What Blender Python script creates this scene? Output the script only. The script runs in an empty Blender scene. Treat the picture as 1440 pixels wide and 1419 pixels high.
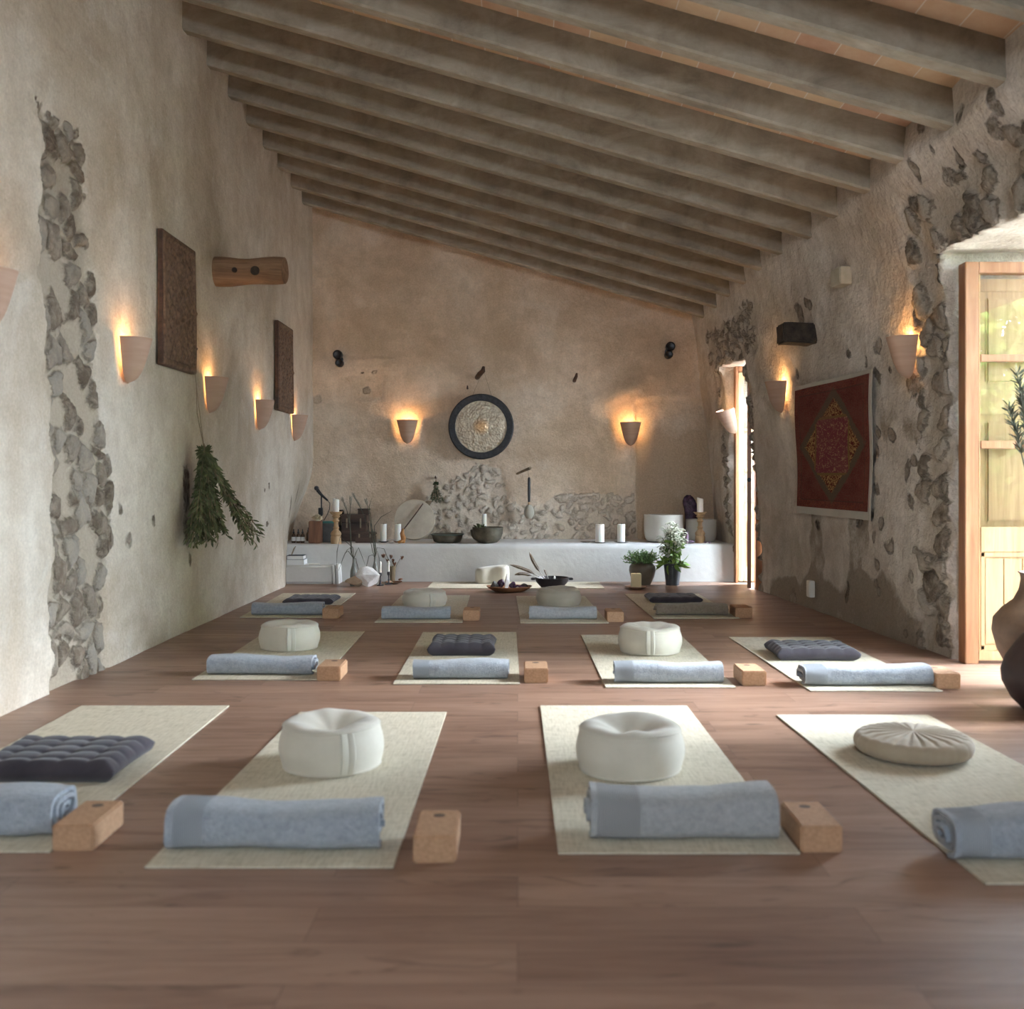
import bpy, bmesh, math, random
import numpy as np
from mathutils import Vector, Matrix, Euler
PI = math.pi
random.seed(7)
col = bpy.context.scene.collection
H = 1.025; F_ = 1450.0; VX = 728.0; VY = 674.0
XL = -2.23; YB = 11.2; YE = -2.5

# ---------- where things stand (measured from the photograph) ----------
def at(x, y, Y): return Vector(((x-VX)*Y/F_, Y, H-(y-VY)*Y/F_))
def onfloor(x, y): Y = F_*H/(y-VY); return at(x, y, Y)
def onleft(x, y, off=0): Y = (XL+off)*F_/(x-VX); return at(x, y, Y)
def onback(x, y, off=0): return at(x, y, YB-off)
def lerpt(t, v):
    return float(np.interp(v, [a for a, b in t], [b for a, b in t]))
TB = [(-3, 2.5), (4.2, 2.49), (5.9, 2.45), (7.5, 2.36), (9.5, 2.23), (10.3, 2.17), (11.3, 2.17)]
TT = [(-3, 2.3), (4.7, 2.21), (6.33, 2.157), (7.4, 2.11), (8, 2.02), (10.7, 1.92), (11.3, 1.90)]
TP = [(-3, 7), (6, 7), (7.5, 3), (9, 1.6), (11.3, 1.4)]
def xr_arr(Y, z):
    b = np.interp(Y, *zip(*TB)); t = np.interp(Y, *zip(*TT)); p = np.interp(Y, *zip(*TP))
    return b-(b-t)*np.clip(z/2.8, 0, 1.0)**p
def xr(Y, z): return float(xr_arr(np.array(float(Y)), np.array(float(z))))
def onright(x, y, off=0):
    Y = 7.0
    for _ in range(60):
        z = H-(y-VY)*Y/F_
        Y = 0.5*Y+0.5*(xr(Y, z)-off)*F_/(x-VX)
    return at(x, y, Y)
def beam_z(X, Y): return 2.71+(10.7-Y)*0.034+(1.92-X)*0.284     # underside of the joists
BH = 0.185

# ---------- lattice noise in numpy ----------
_rng = np.random.RandomState(3); _tab = _rng.rand(64, 64, 8)
def vnoise(a, b, k=0):
    a = np.asarray(a, float); b = np.asarray(b, float)
    i = np.floor(a).astype(int); j = np.floor(b).astype(int); f = a-i; g = b-j
    f = f*f*(3-2*f); g = g*g*(3-2*g); T = _tab[:, :, k % 8]
    return (T[i % 64, j % 64]*(1-f)+T[(i+1) % 64, j % 64]*f)*(1-g)+(T[i % 64, (j+1) % 64]*(1-f)+T[(i+1) % 64, (j+1) % 64]*f)*g
def fbm(a, b, oct=4, k=0):
    s = 0; w = 1; t = 0
    for o in range(oct):
        s = s+w*(vnoise(a*2**o+17.3*o, b*2**o+5.1*o, k+o)-0.5); t += w; w *= 0.5
    return s/t*2

# ---------- materials ----------
class NT:
    def __init__(s, name):
        m = bpy.data.materials.new(name); m.use_nodes = True; s.m = m; s.t = m.node_tree; s.t.nodes.clear()
        s.out = s.n('ShaderNodeOutputMaterial'); s.b = s.n('ShaderNodeBsdfPrincipled'); s.l(s.b.outputs[0], s.out.inputs[0])
    def n(s, ty, **kw):
        o = s.t.nodes.new(ty)
        for k, v in kw.items(): setattr(o, k, v)
        return o
    def l(s, a, b): s.t.links.new(a, b)
    def coord(s, scale=(1, 1, 1), which='Object', rot=(0, 0, 0)):
        c = s.n('ShaderNodeTexCoord'); mp = s.n('ShaderNodeMapping'); mp.inputs['Scale'].default_value = scale; mp.inputs['Rotation'].default_value = rot
        s.l(c.outputs[which], mp.inputs[0]); return mp.outputs[0]
    def noise(s, vec, scale=5, detail=4, rough=0.6, dist=0):
        o = s.n('ShaderNodeTexNoise'); o.inputs['Scale'].default_value = scale; o.inputs['Detail'].default_value = detail
        o.inputs['Roughness'].default_value = rough; o.inputs['Distortion'].default_value = dist; s.l(vec, o.inputs['Vector']); return o.outputs['Fac']
    def ramp(s, fac, stops):
        o = s.n('ShaderNodeValToRGB'); e = o.color_ramp.elements
        while len(e) < len(stops): e.new(0.5)
        for i, (p, c) in enumerate(stops):
            e[i].position = p; e[i].color = (c if len(c) == 4 else (*c, 1)) if not isinstance(c, (int, float)) else (c, c, c, 1)
        s.l(fac, o.inputs[0]); return o.outputs[0]
    def mix(s, fac, a, b, mode='MIX'):
        o = s.n('ShaderNodeMix', data_type='RGBA', blend_type=mode)
        for v, i in ((fac, 0), (a, 6), (b, 7)):
            if isinstance(v, (int, float)): o.inputs[i].default_value = v
            elif isinstance(v, tuple): o.inputs[i].default_value = (*v, 1)
            else: s.l(v, o.inputs[i])
        return o.outputs[2]
    def math(s, op, a, b=0.0, c=0.0):
        o = s.n('ShaderNodeMath', operation=op)
        for v, i in ((a, 0), (b, 1), (c, 2)):
            if isinstance(v, (int, float)): o.inputs[i].default_value = v
            else: s.l(v, o.inputs[i])
        return o.outputs[0]
    def attr(s, name):
        o = s.n('ShaderNodeAttribute'); o.attribute_name = name; return o.outputs['Fac']
    def col(s, c):
        if isinstance(c, tuple): s.b.inputs['Base Color'].default_value = (*c, 1)
        else: s.l(c, s.b.inputs['Base Color'])
    def bump(s, h, strength=0.3, dist=0.01):
        o = s.n('ShaderNodeBump'); o.inputs['Strength'].default_value = strength; o.inputs['Distance'].default_value = dist
        s.l(h, o.inputs['Height']); s.l(o.outputs[0], s.b.inputs['Normal'])
    def set(s, **kw):
        for k, v in kw.items(): s.b.inputs[k.replace('_', ' ')].default_value = v
        return s
def simple(name, c1, c2=None, scale=8, rough=0.7, metal=0, bs=60, bump=0.15, bd=0.002, stretch=(1, 1, 1), **kw):
    t = NT(name); v = t.coord(stretch); t.set(Roughness=rough, Metallic=metal, **kw)
    if c2: t.col(t.ramp(t.noise(v, scale, 5, 0.65), [(0.3, c1), (0.7, c2)]))
    else: t.col(c1)
    if bump: t.bump(t.noise(t.coord(stretch), bs, 4, 0.6), bump, bd)
    return t.m

def wall_material(name, cols, streak, mortar, stone_cols, bumpd=0.01, patch=None):
    t = NT(name); v = t.coord(); t.set(Roughness=0.95); t.b.inputs['Specular IOR Level'].default_value = 0.15
    n1 = t.noise(v, 0.9, 8, 0.62, 0.4)
    base = t.ramp(n1, [(0.36, cols[0]), (0.48, cols[1]), (0.58, cols[2])])
    n2 = t.noise(t.coord((1, 1, 0.18)), 3.2, 6, 0.62, 0.3)
    base = t.mix(t.ramp(n2, [(0.5, 0.0), (0.72, 0.55)]), base, streak)
    n3 = t.noise(v, 7, 8, 0.7)
    base = t.mix(t.ramp(n3, [(0.35, 0.35), (0.6, 0.0)]), base, tuple(c*0.72 for c in streak))
    n4 = t.noise(v, 2.3, 6, 0.7, 0.8)
    base = t.mix(t.ramp(n4, [(0.55, 0.0), (0.75, 0.5)]), base, cols[3])
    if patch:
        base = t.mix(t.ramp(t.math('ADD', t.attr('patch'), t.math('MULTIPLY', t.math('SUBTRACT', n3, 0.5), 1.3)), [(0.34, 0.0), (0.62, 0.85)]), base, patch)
    ex = t.math('ADD', t.attr('expose'), t.math('MULTIPLY', t.math('SUBTRACT', n3, 0.5), 1.2))
    base = t.mix(t.ramp(ex, [(0.4, 0.0), (0.6, 0.85)]), base, mortar)
    nz = t.noise(v, 22, 6, 0.65, 0.3)
    st = t.math('ADD', t.attr('stone'), t.math('MULTIPLY', t.math('SUBTRACT', nz, 0.5), 1.3))
    st = t.math('ADD', st, t.math('MULTIPLY', t.math('SUBTRACT', t.noise(v, 6.5, 3, 0.6), 0.5), 0.9))
    dirt = t.ramp(t.attr('stone'), [(0.0, 0.0), (0.10, 0.55)])
    tint = t.math('ADD', t.attr('tint'), t.math('MULTIPLY', t.math('SUBTRACT', t.noise(v, 14, 6, 0.7), 0.5), 0.9))
    sc = t.ramp(tint, [(0.0, stone_cols[0]), (0.3, stone_cols[1]), (0.6, stone_cols[2]), (0.9, stone_cols[3])])
    base = t.mix(t.math('MULTIPLY', dirt, t.math('MULTIPLY', nz, 1.3)), base, tuple(c*0.55 for c in mortar))
    smear = t.ramp(t.noise(v, 11, 7, 0.75, 0.6), [(0.40, 0.30), (0.56, 0.95)])
    base = t.mix(t.math('MULTIPLY', t.ramp(st, [(0.05, 0.0), (0.35, 1.0)]), smear), base, sc)
    pit = t.ramp(t.noise(v, 45, 5, 0.75, 0.5), [(0.27, 0.55), (0.36, 0.0)])
    base = t.mix(pit, base, tuple(c*0.5 for c in streak))
    base = t.mix(0.55, base, t.ramp(t.noise(v, 60, 6, 0.8), [(0.3, 0.72), (0.7, 1.35)]), 'MULTIPLY')
    t.col(base)
    h = t.math('ADD', t.noise(v, 28, 7, 0.65, 0.2), t.math('MULTIPLY', t.noise(v, 5, 5, 0.6), 2.0))
    h = t.math('ADD', h, t.math('MULTIPLY', t.ramp(st, [(0.0, 0.0), (0.3, 1.0)]), 1.2))
    t.bump(h, 1.0, bumpd)
    return t.m

def wood(name, dark, mid, light, axis='Z', scale=1.0, rough=0.5, **kw):
    t = NT(name); st = {'X': (0.6, 9, 9), 'Y': (9, 0.6, 9), 'Z': (9, 9, 0.6)}[axis]; st = tuple(q*scale for q in st)
    v = t.coord(st); t.set(Roughness=rough, **kw)
    n = t.noise(v, 1.6, 7, 0.7, 1.2)
    t.col(t.ramp(n, [(0.3, dark), (0.5, mid), (0.7, light)])); t.bump(t.noise(v, 4, 6, 0.7), 0.25, 0.002)
    return t.m

M = {}
M['left'] = wall_material('plaster_left', [(0.42, 0.35, 0.27), (0.545, 0.48, 0.395), (0.63, 0.57, 0.485), (0.68, 0.65, 0.595)], (0.50, 0.405, 0.30), (0.36, 0.305, 0.24),
    [(0.085, 0.062, 0.045), (0.15, 0.115, 0.085), (0.21, 0.175, 0.14), (0.275, 0.245, 0.21)], 0.008)
M['back'] = wall_material('plaster_back', [(0.50, 0.375, 0.265), (0.66, 0.52, 0.39), (0.74, 0.615, 0.49), (0.78, 0.70, 0.60)], (0.56, 0.43, 0.30), (0.62, 0.53, 0.43),
    [(0.16, 0.125, 0.09), (0.36, 0.30, 0.23), (0.55, 0.47, 0.38), (0.66, 0.58, 0.49)], 0.010, patch=(0.50, 0.375, 0.26))
M['right'] = wall_material('plaster_right', [(0.45, 0.39, 0.325), (0.58, 0.52, 0.45), (0.68, 0.63, 0.57), (0.74, 0.71, 0.66)], (0.42, 0.35, 0.27), (0.45, 0.395, 0.325),
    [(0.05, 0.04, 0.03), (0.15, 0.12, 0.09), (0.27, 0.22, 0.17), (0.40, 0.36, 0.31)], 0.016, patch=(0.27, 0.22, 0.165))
M['white_plaster'] = simple('white_plaster', (0.60, 0.59, 0.565), (0.70, 0.69, 0.665), 3, 0.9, bs=18, bump=0.5, bd=0.006)
# floor
def floor_mat():
    t = NT('laminate_floor'); c = t.n('ShaderNodeTexCoord')
    br = t.n('ShaderNodeTexBrick'); br.offset = 0.37; br.offset_frequency = 2
    br.inputs['Scale'].default_value = 1; br.inputs['Brick Width'].default_value = 1.28; br.inputs['Row Height'].default_value = 0.19
    br.inputs['Mortar Size'].default_value = 0.0012; br.inputs['Mortar Smooth'].default_value = 0.0; br.inputs['Bias'].default_value = 0
    br.inputs['Color1'].default_value = (0, 0, 0, 1); br.inputs['Color2'].default_value = (1, 1, 1, 1); br.inputs['Mortar'].default_value = (0.5, 0.5, 0.5, 1)
    t.l(c.outputs['Object'], br.inputs['Vector'])
    off = t.n('ShaderNodeVectorMath', operation='MULTIPLY_ADD'); t.l(br.outputs['Color'], off.inputs[0]); off.inputs[1].default_value = (7, 3, 5); t.l(c.outputs['Object'], off.inputs[2])
    mp = t.n('ShaderNodeMapping'); mp.inputs['Scale'].default_value = (0.9, 9, 9); t.l(off.outputs[0], mp.inputs[0])
    n = t.noise(mp.outputs[0], 1.5, 7, 0.68, 1.0)
    base = t.ramp(n, [(0.30, (0.11, 0.058, 0.041)), (0.43, (0.225, 0.128, 0.088)), (0.58, (0.31, 0.188, 0.135)), (0.75, (0.38, 0.245, 0.18))])
    base = t.mix(0.42, base, t.ramp(br.outputs['Color'], [(0.0, (0.17, 0.095, 0.066)), (1.0, (0.40, 0.255, 0.185))]))
    mp2 = t.n('ShaderNodeMapping'); mp2.inputs['Scale'].default_value = (2.0, 7, 7); t.l(off.outputs[0], mp2.inputs[0])
    kn = t.noise(mp2.outputs[0], 1.7, 3, 0.5, 1.5)
    base = t.mix(t.ramp(kn, [(0.6, 0.0), (0.74, 0.75)]), base, (0.075, 0.038, 0.026))
    base = t.mix(t.math('MULTIPLY', br.outputs['Fac'], 0.6), base, (0.07, 0.04, 0.03))
    t.col(base); t.set(Roughness=0.42); t.l(t.ramp(n, [(0.3, 0.48), (0.8, 0.36)]), t.b.inputs['Roughness'])
    t.bump(t.noise(mp.outputs[0], 6, 5, 0.7), 0.12, 0.001)
    return t.m
M['floor'] = floor_mat()
# joists and tiles
def joist_mat():
    t = NT('grey_joist'); v = t.coord((1.2, 2, 2)); t.set(Roughness=0.9)
    b = t.ramp(t.noise(v, 2.2, 8, 0.7, 0.5), [(0.3, (0.19, 0.155, 0.115)), (0.5, (0.30, 0.255, 0.195)), (0.72, (0.41, 0.36, 0.29))])
    b = t.mix(t.ramp(t.noise(t.coord((2, 6, 0.8)), 6, 5, 0.6), [(0.5, 0.0), (0.8, 0.4)]), b, (0.13, 0.105, 0.08))
    t.col(b); t.bump(t.noise(t.coord((1, 1, 1)), 30, 6, 0.7), 0.4, 0.005); return t.m
M['joist'] = joist_mat()
def tile_mat():
    t = NT('terracotta_tiles'); c = t.n('ShaderNodeTexCoord')
    br = t.n('ShaderNodeTexBrick'); br.offset = 0.0
    br.inputs['Scale'].default_value = 1; br.inputs['Brick Width'].default_value = 0.2; br.inputs['Row Height'].default_value = 0.5455
    br.inputs['Mortar Size'].default_value = 0.003; br.inputs['Bias'].default_value = 0
    br.inputs['Color1'].default_value = (0.40, 0.20, 0.125, 1); br.inputs['Color2'].default_value = (0.52, 0.36, 0.21, 1); br.inputs['Mortar'].default_value = (0.6, 0.54, 0.46, 1)
    t.l(c.outputs['Object'], br.inputs['Vector'])
    t.col(t.mix(0.35, br.outputs['Color'], t.ramp(t.noise(t.coord(), 5, 6, 0.7), [(0.3, (0.35, 0.19, 0.11)), (0.7, (0.60, 0.46, 0.32))]))); t.set(Roughness=0.85); return t.m
M['tile'] = tile_mat()
# fabrics
def fabric(name, c1, c2, ws=240, bump=0.4, scale=5, bd=0.0012, noisebump=0.0, nscale=10):
    t = NT(name); v = t.coord(); t.set(Roughness=0.95); t.b.inputs['Specular IOR Level'].default_value = 0.1
    t.b.inputs['Sheen Weight'].default_value = 0.25
    t.col(t.ramp(t.noise(v, scale, 5, 0.65), [(0.3, c1), (0.7, c2)]))
    h = t.noise(v, ws, 2, 0.5)
    if noisebump: h = t.math('ADD', h, t.math('MULTIPLY', t.noise(v, nscale, 4, 0.6, 0.3), noisebump))
    t.bump(h, bump, bd); return t.m
M['cream'] = fabric('cream_cotton', (0.54, 0.505, 0.425), (0.62, 0.585, 0.50), noisebump=3, bump=0.3)
M['cream2'] = fabric('cream_strap', (0.55, 0.53, 0.455), (0.60, 0.585, 0.51), noisebump=1)
M['linen'] = fabric('natural_linen', (0.40, 0.37, 0.30), (0.47, 0.435, 0.36), noisebump=3, bump=0.3)
M['tan'] = fabric('tan_linen', (0.37, 0.30, 0.215), (0.43, 0.36, 0.27), noisebump=3, bump=0.3)
M['charcoal'] = fabric('charcoal_cotton', (0.04, 0.035, 0.045), (0.068, 0.06, 0.072), noisebump=3)
def towel_mat(name, c1, c2, band):
    t = NT(name); v = t.coord(); t.set(Roughness=1.0); t.b.inputs['Specular IOR Level'].default_value = 0.05; t.b.inputs['Sheen Weight'].default_value = 0.4
    b = t.ramp(t.noise(v, 60, 4, 0.7), [(0.3, c1), (0.7, c2)])
    bd = t.ramp(t.attr('band'), [(0.45, 0.0), (0.55, 1.0)])
    b = t.mix(bd, b, band); t.col(b)
    h = t.noise(v, 170, 3, 0.7); wv = t.n('ShaderNodeTexWave'); wv.inputs['Scale'].default_value = 60; t.l(v, wv.inputs[0])
    h = t.math('ADD', t.mix(bd, h, wv.outputs['Fac']), t.math('MULTIPLY', t.noise(v, 14, 4, 0.6), 2.0))
    t.bump(h, 0.9, 0.006); return t.m
M['towel_blue'] = towel_mat('blue_grey_terry', (0.27, 0.305, 0.35), (0.41, 0.45, 0.50), (0.34, 0.375, 0.42))
M['towel_grey'] = towel_mat('grey_terry', (0.30, 0.315, 0.325), (0.43, 0.445, 0.455), (0.38, 0.39, 0.40))
M['towel_brown'] = towel_mat('taupe_terry', (0.19, 0.155, 0.12), (0.27, 0.225, 0.18), (0.24, 0.20, 0.16))
def mat_mat():
    t = NT('jute_mat'); t.set(Roughness=0.95); t.b.inputs['Specular IOR Level'].default_value = 0.1
    a = t.noise(t.coord((60, 6, 6)), 2.0, 4, 0.7); b = t.noise(t.coord((6, 60, 6)), 2.0, 4, 0.7)
    f = t.math('MULTIPLY', t.math('ADD', a, b), 0.5)
    t.col(t.ramp(f, [(0.36, (0.43, 0.385, 0.285)), (0.5, (0.60, 0.55, 0.435)), (0.64, (0.69, 0.64, 0.525))]))
    t.bump(f, 0.5, 0.002); return t.m
M['mat'] = mat_mat()
M['mat_back'] = simple('mat_rubber', (0.06, 0.055, 0.05), bump=0)
M['cork'] = simple('cork', (0.36, 0.20, 0.11), (0.52, 0.32, 0.19), 90, 0.85, bs=140, bump=0.3)
M['stamp'] = simple('cork_stamp', (0.12, 0.08, 0.06), bump=0)
M['ceramic'] = simple('terracotta_clay', (0.40, 0.255, 0.18), (0.47, 0.315, 0.23), 3, 0.8, bs=5, bump=0.3, bd=0.003, stretch=(1, 1, 12))
M['black'] = simple('black_metal', (0.012, 0.012, 0.014), rough=0.35, bump=0)
M['iron'] = simple('cast_iron', (0.02, 0.02, 0.024), (0.05, 0.045, 0.05), 20, 0.5, bump=0.3)
M['wax'] = simple('white_wax', (0.80, 0.77, 0.70), rough=0.5, bump=0, Subsurface_Weight=0.25, Subsurface_Radius=(0.02, 0.012, 0.006))
M['wax_yellow'] = simple('ivory_wax', (0.80, 0.70, 0.42), rough=0.5, bump=0, Subsurface_Weight=0.25, Subsurface_Radius=(0.02, 0.012, 0.006))
M['wick'] = simple('wick', (0.03, 0.025, 0.02), bump=0)
M['turned'] = wood('turned_wood', (0.26, 0.15, 0.07), (0.42, 0.27, 0.14), (0.55, 0.38, 0.21))
M['darkwood'] = wood('dark_wood', (0.025, 0.013, 0.008), (0.07, 0.035, 0.022), (0.12, 0.065, 0.042), 'X')
M['carved'] = simple('carved_wood', (0.055, 0.028, 0.015), (0.22, 0.13, 0.08), 34, 0.75, bs=40, bump=0.6, bd=0.006)
M['log'] = wood('weathered_log', (0.10, 0.055, 0.03), (0.24, 0.14, 0.08), (0.36, 0.23, 0.14), 'X', 0.7, 0.8)
M['charred'] = simple('charred_timber', (0.018, 0.013, 0.010), (0.07, 0.05, 0.035), 18, 0.85, bs=25, bump=0.7, bd=0.01)
M['redwood'] = wood('varnished_pine', (0.20, 0.075, 0.028), (0.30, 0.13, 0.055), (0.40, 0.20, 0.10), 'Z', 1.0, 0.4)
M['pine'] = wood('pale_pine', (0.29, 0.165, 0.075), (0.41, 0.25, 0.12), (0.50, 0.33, 0.18), 'Z', 1.0, 0.45)
M['rimblack'] = simple('gong_rim', (0.012, 0.013, 0.016), (0.05, 0.052, 0.058), 35, 0.6, bs=40, bump=0.8, bd=0.005)
def gong_mat():
    t = NT('hammered_bronze'); c = t.n('ShaderNodeTexCoord'); L = t.n('ShaderNodeVectorMath', operation='LENGTH'); t.l(c.outputs['Object'], L.inputs[0])
    t.col(t.mix(t.ramp(t.math('MULTIPLY', L.outputs['Value'], 3.5), [(0.12, 0.0), (0.36, 1.0)]), (0.80, 0.52, 0.28), t.ramp(t.noise(c.outputs['Object'], 14, 5, 0.6), [(0.3, (0.45, 0.37, 0.27)), (0.7, (0.75, 0.68, 0.55))])))
    vo = t.n('ShaderNodeTexVoronoi'); vo.inputs['Scale'].default_value = 42; t.l(c.outputs['Object'], vo.inputs['Vector'])
    t.bump(vo.outputs['Distance'], 0.7, 0.01); t.set(Metallic=0.75, Roughness=0.42); return t.m
M['gong'] = gong_mat()
M['patina'] = simple('patinated_bronze', (0.06, 0.05, 0.035), (0.17, 0.15, 0.11), 9, 0.55, 0.4, bs=60, bump=0.4, bd=0.003)
M['verdigris'] = simple('verdigris_band', (0.06, 0.11, 0.10), (0.13, 0.15, 0.12), 14, 0.6, 0.2)
M['drumskin'] = simple('hide_drumskin', (0.40, 0.33, 0.25), (0.62, 0.55, 0.44), 5, 0.6, bump=0.2)
M['drumrim'] = simple('drum_hoop', (0.55, 0.47, 0.36), bump=0)
M['frost'] = simple('frosted_crystal', (0.60, 0.575, 0.52), rough=0.55, bump=0, Subsurface_Weight=0.3, Subsurface_Radius=(0.05, 0.05, 0.05))
M['amethyst'] = simple('amethyst_dark', (0.02, 0.012, 0.025), (0.10, 0.045, 0.10), 30, 0.25, bs=50, bump=0.8, bd=0.008)
M['purple'] = simple('purple_crystal', (0.25, 0.15, 0.27), (0.45, 0.32, 0.45), 20, 0.3)
M['quartz'] = simple('white_quartz', (0.62, 0.61, 0.60), (0.85, 0.85, 0.85), 16, 0.35, bs=40, bump=0.6, bd=0.006)
M['quartzskin'] = simple('tan_rock', (0.34, 0.24, 0.16), (0.50, 0.40, 0.29), 14, 0.8, bump=0.5, bs=30, bd=0.005)
M['urn'] = simple('olive_stoneware', (0.10, 0.085, 0.06), (0.17, 0.145, 0.105), 5, 0.4, bump=0.2)
M['darkpot'] = simple('slate_glazed_pot', (0.045, 0.052, 0.062), (0.10, 0.11, 0.125), 7, 0.4, bump=0.3)
M['dish'] = simple('red_clay_dish', (0.28, 0.14, 0.085), (0.42, 0.25, 0.16), 9, 0.6)
M['basket'] = simple('wooden_tray', (0.22, 0.095, 0.045), (0.36, 0.18, 0.09), 12, 0.6, bump=0.4, bd=0.003)
M['greydish'] = simple('grey_stone_dish', (0.25, 0.235, 0.21), (0.40, 0.38, 0.34), 9, 0.7)
M['jarbrown'] = simple('brown_earthenware', (0.10, 0.065, 0.045), (0.27, 0.18, 0.12), 4, 0.55, bs=20, bump=0.3, bd=0.004)
M['jardark'] = simple('dark_earthenware', (0.03, 0.02, 0.022), (0.075, 0.05, 0.045), 5, 0.5, bs=20, bump=0.3, bd=0.004)
M['herb'] = simple('olive_green_leaf', (0.04, 0.05, 0.02), (0.17, 0.19, 0.08), 12, 0.6, bump=0)
M['herb2'] = simple('dark_green_leaf', (0.025, 0.045, 0.018), (0.06, 0.10, 0.035), 12, 0.6, bump=0)
M['green'] = simple('fresh_green_leaf', (0.09, 0.20, 0.04), (0.33, 0.50, 0.12), 14, 0.5, bump=0)
M['bushgreen'] = simple('small_green_leaf', (0.07, 0.15, 0.045), (0.24, 0.38, 0.13), 25, 0.55, bump=0)
M['silver'] = simple('silvery_leaf', (0.42, 0.44, 0.34), (0.66, 0.68, 0.56), 20, 0.7, bump=0)
M['stem'] = simple('dry_stem', (0.16, 0.115, 0.07), (0.30, 0.23, 0.15), 20, 0.8, bump=0)
M['darkstem'] = simple('dark_grass_blade', (0.04, 0.045, 0.03), (0.11, 0.11, 0.075), 20, 0.7, bump=0)
M['plume'] = simple('dry_plume', (0.30, 0.26, 0.20), (0.42, 0.37, 0.30), 20, 0.9, bump=0)
M['twine'] = simple('jute_twine', (0.20, 0.15, 0.10), bump=0)
M['feather'] = simple('brown_feather', (0.16, 0.11, 0.075), (0.45, 0.36, 0.27), 40, 0.8, stretch=(1, 1, 1), bump=0)
M['plate'] = simple('cream_plastic', (0.78, 0.76, 0.68), rough=0.45, bump=0)
M['beigebox'] = simple('aged_cream_box', (0.42, 0.38, 0.28), (0.55, 0.50, 0.40), 14, 0.6, bump=0)
M['soil'] = simple('soil', (0.03, 0.02, 0.015), (0.07, 0.05, 0.035), 60, 1.0, bump=0.8)
M['teal'] = simple('teal_glaze', (0.02, 0.13, 0.11), (0.05, 0.22, 0.18), 12, 0.3, bump=0)
M['slate'] = simple('slate_box', (0.06, 0.06, 0.058), (0.13, 0.125, 0.12), 8, 0.6, bump=0)
M['redbox'] = wood('burl_block', (0.07, 0.03, 0.016), (0.19, 0.08, 0.04), (0.30, 0.15, 0.08), 'Z', 0.7)
M['flower'] = simple('dried_cream_flower', (0.50, 0.40, 0.25), (0.66, 0.58, 0.42), 20, 0.9)
M['amber'] = simple('amber_glass', (0.06, 0.03, 0.015), rough=0.15, bump=0)
M['label'] = simple('white_paper_label', (0.78, 0.78, 0.76), bump=0)
M['navy'] = simple('navy_book_cover', (0.035, 0.045, 0.065), bump=0)
M['whitebook'] = simple('white_book_cover', (0.70, 0.70, 0.70), bump=0)
M['shell'] = simple('pale_stone', (0.52, 0.43, 0.37), (0.66, 0.58, 0.52), 20, 0.6)
M['ochre'] = simple('orange_wood_carving', (0.36, 0.15, 0.04), (0.52, 0.27, 0.09), 20, 0.6)
M['bottle'] = simple('milky_glass', (0.42, 0.42, 0.37), rough=0.12, bump=0, Transmission_Weight=0.55)
M['brasscup'] = simple('brass_cup', (0.30, 0.24, 0.16), rough=0.3, metal=0.7, bump=0)
M['patio'] = simple('patio_stone', (0.30, 0.28, 0.25), (0.42, 0.39, 0.35), 2, 0.9, bs=8)
M['garden'] = simple('garden_leaf', (0.10, 0.19, 0.03), (0.38, 0.48, 0.10), 3, 0.6, bump=0)
M['bark'] = simple('bark', (0.10, 0.075, 0.05), (0.20, 0.16, 0.12), 8, 0.9)
def glass_mat():
    t = NT('window_glass'); t.set(Roughness=0.0, IOR=1.5); t.col((1, 1, 1))
    gl = t.n('ShaderNodeBsdfGlossy'); gl.inputs['Roughness'].default_value = 0.01
    tr = t.n('ShaderNodeBsdfTransparent'); fr = t.n('ShaderNodeFresnel'); fr.inputs['IOR'].default_value = 1.45
    mx = t.n('ShaderNodeMixShader'); t.l(fr.outputs[0], mx.inputs[0]); t.l(tr.outputs[0], mx.inputs[1]); t.l(gl.outputs[0], mx.inputs[2]); t.l(mx.outputs[0], t.out.inputs[0])
    return t.m
M['glass'] = glass_mat()
def bulb_mat():
    t = NT('lit_bulb'); t.col((1, 0.8, 0.5)); t.b.inputs['Emission Color'].default_value = (1, 0.62, 0.25, 1); t.b.inputs['Emission Strength'].default_value = 6; return t.m
M['bulb'] = bulb_mat()

# ---------- mesh helpers ----------
def link(name, me, m, parent=None, loc=None):
    o = bpy.data.objects.new(name, me); col.objects.link(o)
    for q in (m if isinstance(m, (list, tuple)) else [m]): me.materials.append(q)
    if parent is not None: o.parent = parent
    if loc is not None: o.location = loc
    return o
def smooth(me, ang=None):
    for p in me.polygons: p.use_smooth = True
    if ang:
        try: me.set_sharp_from_angle(angle=ang)
        except Exception: pass
def obj(name, bm, m, parent=None, loc=None, sm=True, ang=0.7):
    bmesh.ops.recalc_face_normals(bm, faces=bm.faces)
    me = bpy.data.meshes.new(name); bm.to_mesh(me); bm.free()
    if sm: smooth(me, ang)
    return link(name, me, m, parent, loc)
def thing(name, label, cat, loc, rot=(0, 0, 0), group=None):
    o = bpy.data.objects.new(name, None); col.objects.link(o); o.empty_display_size = 0.05
    o.location = loc; o.rotation_euler = rot; o['label'] = label; o['category'] = cat
    if group: o['group'] = group
    return o
def tag(o, label, cat, group=None):
    o['label'] = label; o['category'] = cat
    if group: o['group'] = group
    return o
def struct(o): o['kind'] = 'structure'; return o
def add_box(bm, lo, hi, bev=0, mi=0):
    r = bmesh.ops.create_cube(bm, size=1); vs = r['verts']
    for v in vs: v.co = Vector([lo[i]+(v.co[i]+0.5)*(hi[i]-lo[i]) for i in range(3)])
    fs = list({f for v in vs for f in v.link_faces})
    for f in fs: f.material_index = mi
    if bev:
        es = list({e for v in vs for e in v.link_edges})
        bmesh.ops.bevel(bm, geom=es, offset=bev, segments=2, affect='EDGES')
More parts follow.
